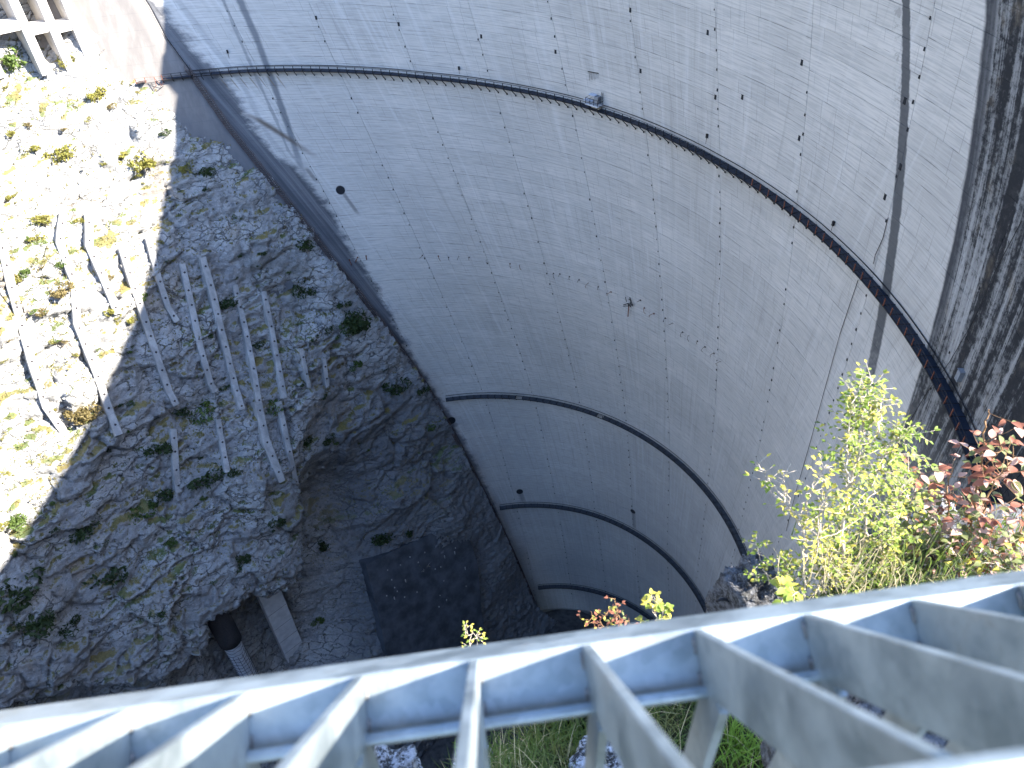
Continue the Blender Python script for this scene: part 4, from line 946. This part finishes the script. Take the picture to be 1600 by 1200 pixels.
boulder(at(1250, 1180, .95)+Vector((0, 0, -.04)), .08, .06, .07, 14, 'dark stone at the foot of the fence beside the bright grass tuft', M_DARKR, rot=2.)
boulder(at(1450, 862, 1.98)+Vector((0, 0, -.09)), .28, .16, .13, 15, 'broad dark rock with white crusts between the green and the red bush', M_DARKR, rot=.5)
boulder(at(1560, 842, 2.2)+Vector((0, 0, -.12)), .26, .16, .11, 17, 'low dark rock under the red bush at the right edge', M_DARKR, rot=.3)
boulder(at(1470, 790, 2.15)+Vector((0, 0, -.12)), .12, .1, .09, 19, 'small white-crusted rock half hidden by red leaves', rot=.3)
m = MB(); a = at(1140, 940, 1.48); m.tube([a+Vector((.05, .0, -.02)), a, a+Vector((-.012, 0, .012)), a+Vector((-.03, 0, .013)), a+Vector((-.042, 0, .004))], .0045, 8); tag(m.build('iron_hook', M_STEEL_DARK, None, True), 'small bent iron hook sticking out beside the dark squared boulder', 'hook')

# ------------------------------------------------------------------ grass
def blades(name, pts, hmin, hmax, wd, mat, lean=.5, seed=1):
    r = np.random.RandomState(seed); n = len(pts); P = np.array(pts); a = r.uniform(0, 6.28, n); h = r.uniform(hmin, hmax, n); le = r.uniform(.1, 1., n)*lean*h
    sx = np.c_[-np.sin(a), np.cos(a), 0*a]; dr = np.c_[np.cos(a), np.sin(a), 0*a]; rows = []
    for i, (z, l, w_) in enumerate(((0, 0, 1.), (.38, .18, .85), (.75, .55, .55), (1., 1., .02))):
        c = P+dr*(le*l)[:, None]+np.c_[0*a, 0*a, h*z*(1-.25*l*lean)]; rows.append(c-sx*wd*w_); rows.append(c+sx*wd*w_)
    V = np.stack(rows, 1).reshape(-1, 3); b = np.arange(n)[:, None]*8; Q = np.concatenate([b+np.array([[2*i, 2*i+1, 2*i+3, 2*i+2]]) for i in range(3)], 0)
    me, _, _ = gridmesh(name, V, Q, mat, True); return link(name, me)
M_GRASS = leaf_material('rim_grass', (.035, .065, .015), (.10, .14, .03), (.15, .14, .05), .35); M_GRASSB = leaf_material('bright_grass', (.09, .16, .02), (.17, .26, .04), None, .4); M_STRAW = leaf_material('straw', (.28, .22, .12), (.42, .36, .22), None, .3)
r = np.random.RandomState(8)
x = r.uniform(-1.3, 3.2, 60000); y = rim_y(x)-np.abs(r.normal(0, .55, 60000)); dn_ = fbm(x*2.1, y*2.1, 3, 33); ok = dn_ > -.45; x, y = x[ok], y[ok]
P = np.c_[x, y, ground_z(x, y)-.01]; px, py = proj(P); ok = (px > -100) & (px < 1750) & (py > 750) & (py < 1500); P = P[ok]
i1 = r.rand(len(P)); tag(blades('rim_grass', P[i1 < .8], .03, .13, .0016, M_GRASS, .9, 2), 'olive and yellowed grass growing on the rim under the fence', 'grass', kind='stuff')
tag(blades('dry_grass_stalks', P[(i1 > .8) & (i1 < .84)], .10, .26, .0011, M_STRAW, .6, 3), 'dry straw-coloured stalks in the grass of the rim', 'grass', kind='stuff')
def tuft(px, py, rho, n, h, mat, label, grp='grass tufts on the rim', sp=.03, wd=.0018, lean=.8, seed=5):
    b = at(px, py, rho); r = np.random.RandomState(seed); pts = np.c_[b.x+r.normal(0, sp, n), b.y+r.normal(0, sp, n), np.full(n, b.z)]
    return tag(blades('grass_tuft', pts, h*.5, h, wd, mat, lean, seed), label, 'grass tuft', grp)
tuft(1148, 1170, 1.03, 130, .15, M_GRASSB, 'bright green grass tuft seen between the slanting bars', seed=11, wd=.0024)
tuft(1395, 915, 1.78, 420, .17, M_GRASS, 'tall yellowish grass tuft behind the rail, right of the green bush', seed=12, sp=.10)
tuft(1330, 925, 1.72, 260, .14, M_GRASS, 'grass tuft at the foot of the green bush behind the rail', seed=13, sp=.08)
tuft(860, 1150, 1.05, 240, .17, M_GRASS, 'long drooping grass tuft left of the pale boulder', seed=14, sp=.06)
tuft(740, 1180, 1.0, 90, .09, M_GRASSB, 'small green tuft on the pale stone', seed=15, sp=.02)
tuft(1360, 935, 1.55, 260, .12, M_STRAW, 'tall straw-coloured grass leaning behind the rail below the two bushes', seed=22, sp=.11, wd=.0013, lean=.7)
tuft(1460, 915, 1.72, 300, .14, M_GRASS, 'tall green and yellow grass behind the rail below the red bush', seed=23, sp=.12, lean=.7)
tuft(1590, 870, 2.1, 200, .15, M_GRASS, 'grass tuft under the red bush at the right edge', seed=16, sp=.09)

# ------------------------------------------------------------------ bushes on the rim
def leaf_mesh(name, mat, ln, wd, fold=.25, curl=.2, seg=3):
    v = []; f = []; n = seg*2
    for i in range(n+1):
        t = i/n; w_ = wd*math.sin(math.pi*t**.8)**.9*(1 if 0 < i < n else 0.04); z = -curl*ln*t*t
        v += [(t*ln, -w_, z+fold*w_), (t*ln, 0, z), (t*ln, w_, z+fold*w_)]
    for i in range(n): a = i*3; f += [(a, a+1, a+4, a+3), (a+1, a+2, a+5, a+4)]
    return mesh(name, v, f, mat, True)
M_LG = leaf_material('leaf_green', (.10, .16, .022), (.21, .26, .045), (.28, .27, .055), .38)
M_LG2 = leaf_material('leaf_yellow', (.36, .33, .05), (.48, .40, .08), None, .42)
M_LR = leaf_material('leaf_red', (.14, .05, .03), (.26, .10, .06), None, .32)
M_LP = leaf_material('leaf_pale_red', (.34, .19, .15), (.46, .30, .23), None, .3)
M_LO = leaf_material('leaf_olive', (.08, .10, .035), (.16, .17, .06), None, .32)
M_TWIG = plain('pale_twig', (.36, .30, .23), .8, 0, .25, 60.)
M_TWIGO = plain('orange_twig', (.20, .11, .05), .7, 0, .25, 60.)
def place(base, dirv, nrm, s):
    d = Vector(dirv).normalized(); n_ = Vector(nrm); y = n_.cross(d)
    if y.length < 1e-3: y = Vector((0, 0, 1)).cross(d)
    y.normalize(); z = d.cross(y); M = Matrix(((d.x, y.x, z.x, base[0]), (d.y, y.y, z.y, base[1]), (d.z, y.z, z.z, base[2]), (0, 0, 0, 1))); return M @ Matrix.Diagonal((s, s, s, 1))
def bush(name, label, stems, leaves, ln, wd, seed, twigmat, gap=.02, nmax=300, cat='bush', droop=.25):
    """stems: (list of (px, py, rho), radius, twig length, twig count, leaf probability)"""
    r = np.random.RandomState(seed); wood = MB(); spots = []
    root = at(*stems[0][0][0]); t = empty(name, root, label, cat)
    for pts, rad_, tl_, nt, lp in stems:
        P = [at(*p) for p in pts]; C = []
        for a, b in zip(P[:-1], P[1:]):
            for k in range(6): C.append(a.lerp(b, k/6)+Vector(r.normal(0, .004, 3)))
        C.append(P[-1]); wood.tube(C, rad_, 6, rad_*.35); n = len(C)
        for k in range(nt):
            q = r.uniform(.12, 1.); i = min(int(q*(n-1)), n-2); b = C[i].lerp(C[i+1], q*(n-1)-i); ax = (C[i+1]-C[i]).normalized()
            dv = Vector(r.normal(size=3)); dv -= ax*dv.dot(ax); dv.normalize(); dv = (dv+ax*r.uniform(.3, .9)).normalized(); Lh = tl_*(1.15-.65*q)*r.uniform(.5, 1.3)
            pts_ = [b]; cur = b.copy(); steps = max(2, int(Lh/gap)); dd = dv.copy()
            for sidx in range(steps):
                dd = (dd+Vector(r.normal(0, .10, 3))+Vector((0, 0, -.02))).normalized(); cur = cur+dd*gap; pts_.append(cur.copy())
                if r.rand() < lp:
                    sd = 1 if sidx % 2 else -1; side = dd.cross(Vector((0, 0, 1)))
                    if side.length < .05: side = Vector((1, 0, 0))
                    side.normalize(); ld = (dd*.55+side*sd+Vector((0, 0, -droop*r.rand()))+Vector(r.normal(0, .22, 3))).normalized()
                    spots.append((cur.copy(), ld, Vector(r.normal(0, .45, 3))+Vector((0, 0, 1))+L*.5, r.uniform(.65, 1.2)))
            wood.tube(pts_, max(.0009, rad_*.28), 4, .0006)
            if lp > .2: spots.append((cur.copy(), dd.copy(), Vector((0, 0, 1)), r.uniform(.7, 1.1)))
    wood.build('stems', twigmat, t, True)
    lm = [leaf_mesh('leaf', m, ln*q, wd*q*q2, fo, cu) for m, q, q2, fo, cu in leaves]; wts = np.arange(len(lm))
    order = r.permutation(len(spots)); rest = [[] for _ in lm]
    near = sorted(range(len(spots)), key=lambda i: spots[i][0].length/spots[i][3]); nearset = set(near[:nmax])
    for i, (b, dv, nr, s) in enumerate(spots):
        k = r.randint(len(lm)); M = place(b, dv, nr, s)
        if i in nearset: link('leaf', lm[k], t, M=M)
        else: rest[k].append(M)
    for k, Ms in enumerate(rest):
        if not Ms: continue
        co_ = np.array([v.co[:] for v in lm[k].vertices]); fa = np.array([p.vertices[:] for p in lm[k].polygons]); V = []; Q = []
        for q, M in enumerate(Ms): A = np.array(M); V.append(co_ @ A[:3, :3].T+A[:3, 3]); Q.append(fa+q*len(co_))
        me, _, _ = gridmesh('leaves', np.concatenate(V), np.concatenate(Q), lm[k].materials[0], True); tag(link('leaves', me, t), kind='stuff')
    return t
GL = [(M_LG, 1., 1., .25, .2), (M_LG, .85, 1.1, .4, .3), (M_LG, 1.1, .9, .15, .1), (M_LG2, .8, 1., .3, .3), (M_LO, .9, 1., .3, .2)]
bush('green_bush', 'tall green shrub with small sunlit leaves standing behind the rail', [
    ([(1308, 925, 1.62), (1318, 830, 1.66), (1328, 760, 1.68), (1345, 690, 1.72), (1352, 640, 1.74), (1363, 592, 1.75)], .0055, .13, 100, .92),
    ([(1330, 925, 1.66), (1350, 850, 1.72), (1355, 780, 1.74), (1380, 715, 1.76), (1400, 680, 1.78), (1414, 676, 1.78)], .0045, .12, 76, .92),
    ([(1328, 760, 1.68), (1322, 700, 1.68), (1330, 650, 1.68), (1338, 612, 1.69)], .003, .09, 46, .9),
    ([(1345, 720, 1.72), (1375, 660, 1.74), (1378, 630, 1.74), (1372, 612, 1.74)], .003, .07, 20, .9),
    ([(1375, 915, 1.75), (1392, 840, 1.8), (1405, 780, 1.82), (1420, 735, 1.84)], .004, .12, 66, .9),
    ([(1290, 928, 1.6), (1275, 880, 1.6), (1280, 820, 1.62), (1292, 775, 1.63)], .004, .10, 34, .6),
    ([(1245, 930, 1.55), (1235, 900, 1.56), (1225, 870, 1.57)], .003, .09, 30, .85),
    ([(1205, 925, 1.52), (1195, 890, 1.54), (1180, 850, 1.55)], .003, .07, 22, .85),
    ([(1340, 925, 1.64), (1330, 895, 1.66), (1320, 860, 1.67)], .003, .13, 40, .8),
    ([(1385, 925, 1.72), (1380, 890, 1.74), (1375, 850, 1.75)], .003, .13, 40, .8),
    ([(1280, 930, 1.58), (1290, 900, 1.58), (1300, 870, 1.6)], .003, .12, 34, .8)], GL, .0165, .0048, 21, M_TWIG, .0112)
bush('bare_bush', 'half bare pale-twigged shrub with few yellow-green leaves left of the tall green shrub', [
    ([(1256, 932, 1.56), (1256, 870, 1.58), (1255, 825, 1.60), (1235, 795, 1.60), (1205, 755, 1.62), (1183, 722, 1.63)], .0042, .09, 40, .30),
    ([(1255, 825, 1.60), (1262, 780, 1.61), (1275, 745, 1.62), (1291, 726, 1.63)], .003, .06, 22, .35),
    ([(1235, 795, 1.60), (1228, 760, 1.60), (1226, 736, 1.61)], .002, .05, 16, .12),
    ([(1290, 905, 1.6), (1280, 840, 1.6), (1282, 790, 1.6), (1290, 750, 1.6)], .003, .09, 34, .25)], [(M_LG, 1., 1., .3, .3), (M_LG2, 1., .9, .3, .2)], .018, .0052, 22, M_TWIG, .016, 200)
bush('red_bush', 'shrub with large red and pinkish autumn leaves at the right edge', [
    ([(1530, 905, 1.95), (1512, 840, 2.0), (1522, 780, 2.03), (1533, 720, 2.06), (1541, 660, 2.08), (1545, 640, 2.08)], .005, .13, 26, .62),
    ([(1512, 850, 2.0), (1535, 800, 2.0), (1560, 750, 2.02), (1585, 715, 2.04)], .004, .12, 26, .65),
    ([(1500, 890, 1.95), (1485, 830, 1.98), (1478, 780, 2.0), (1490, 730, 2.02)], .004, .12, 26, .65),
    ([(1535, 730, 2.05), (1560, 705, 2.05), (1575, 690, 2.05)], .0025, .06, 5, .45),
    ([(1570, 900, 1.98), (1585, 850, 2.0), (1600, 790, 2.02)], .004, .13, 26, .65),
    ([(1480, 905, 1.9), (1460, 880, 1.92), (1445, 850, 1.94)], .003, .12, 18, .45),
    ([(1545, 900, 1.95), (1550, 870, 1.97), (1555, 830, 1.98)], .003, .14, 26, .6),
    ([(1440, 880, 1.9), (1420, 820, 1.92), (1430, 760, 1.95), (1440, 740, 1.95)], .003, .09, 14, .4)], [(M_LR, 1., 1., .3, .3), (M_LP, 1.05, 1., .2, .35), (M_LR, .75, 1.1, .45, .5), (M_LP, .9, .9, .3, .2), (M_LR, .9, 1., .4, .5), (M_LO, .9, 1.1, .3, .2), (M_LO, .8, 1.1, .3, .2)], .038, .0115, 23, M_TWIGO, .024, 300, droop=.6)
bush('mixed_bush', 'low olive and pale leaved shrub growing between the green and the red one', [
    ([(1440, 900, 1.85), (1430, 850, 1.9), (1425, 800, 1.92), (1430, 760, 1.94)], .004, .13, 44, .75), ([(1470, 900, 1.88), (1475, 850, 1.92), (1465, 800, 1.95)], .004, .13, 40, .7),
    ([(1500, 905, 1.85), (1510, 870, 1.9), (1520, 850, 1.9)], .003, .11, 24, .7), ([(1590, 905, 1.9), (1580, 880, 1.92), (1575, 850, 1.94)], .003, .12, 26, .7)], [(M_LO, 1., 1., .3, .3), (M_LG, .9, 1., .2, .35), (M_LG2, .75, 1.1, .45, .5), (M_LO, 1.1, 1., .3, .3), (M_LP, .8, 1., .3, .3)], .025, .0085, 24, M_TWIG, .018, 200)
def sprig(stems, label, mats, seed, ln=.018, lp=.8, tw=M_TWIG): bush('sprig', label, stems, mats, ln, ln*.3, seed, tw, .011, 300, 'sprig')
sprig([([(738, 1035, 1.15), (735, 998, 1.17), (725, 980, 1.18)], .0016, .03, 12, .7), ([(738, 1035, 1.15), (745, 1000, 1.17), (748, 990, 1.17)], .0014, .025, 8, .7)], 'tiny yellow-leaved sprig peeping over the rail against the dark gorge', [(M_LG2, 1., 1., .3, .3), (M_LG, 1., 1., .3, .3)], 31, .011)
sprig([([(970, 1010, 1.25), (968, 965, 1.27), (961, 935, 1.28)], .002, .035, 16, .8), ([(980, 1005, 1.25), (982, 965, 1.27)], .0015, .03, 8, .8)], 'upright dark red sprig above the middle of the rail', [(M_LR, 1., 1., .3, .3), (M_LO, 1., 1., .3, .3)], 32, .014, tw=M_TWIGO)
sprig([([(950, 1010, 1.24), (930, 972, 1.25), (906, 966, 1.26)], .0016, .03, 7, .5), ([(945, 1000, 1.24), (940, 965, 1.25), (950, 955, 1.25)], .0015, .03, 9, .8), ([(930, 972, 1.25), (922, 955, 1.25)], .001, .02, 2, .3)], 'orange-tinted low sprig reaching left over the rail', [(M_LG2, 1., 1., .3, .3), (M_LR, 1., 1., .3, .3)], 33, .014, tw=M_TWIGO)
sprig([([(1025, 1000, 1.28), (1022, 955, 1.3), (1020, 930, 1.31)], .002, .045, 16, .9), ([(1030, 1000, 1.28), (1036, 955, 1.3)], .0015, .03, 8, .9)], 'bright yellow-green sprig above the middle of the rail', [(M_LG2, 1.3, 1.2, .3, .3), (M_LG, 1.3, 1.2, .3, .3)], 34, .017)
sprig([([(1220, 990, 1.32), (1222, 945, 1.36), (1226, 915, 1.38)], .002, .05, 12, .9), ([(1240, 985, 1.32), (1240, 940, 1.36), (1247, 925, 1.38)], .002, .05, 10, .9)], 'broad-leaved yellow-green sprig just behind the rail at the foot of the bushes', [(M_LG, 1.3, 1., .2, .3), (M_LG2, 1.2, 1., .2, .3)], 35, .021)
sprig([([(1420, 1085, 1.1), (1400, 1060, 1.13), (1380, 1040, 1.16)], .002, .05, 18, .9), ([(1330, 1075, 1.12), (1335, 1055, 1.14), (1340, 1030, 1.16)], .002, .05, 18, .9)], 'green leafy sprigs seen through the bars below the right rail', [(M_LG, 1., 1.2, .2, .3), (M_LO, 1., 1.2, .2, .3)], 36, .02)
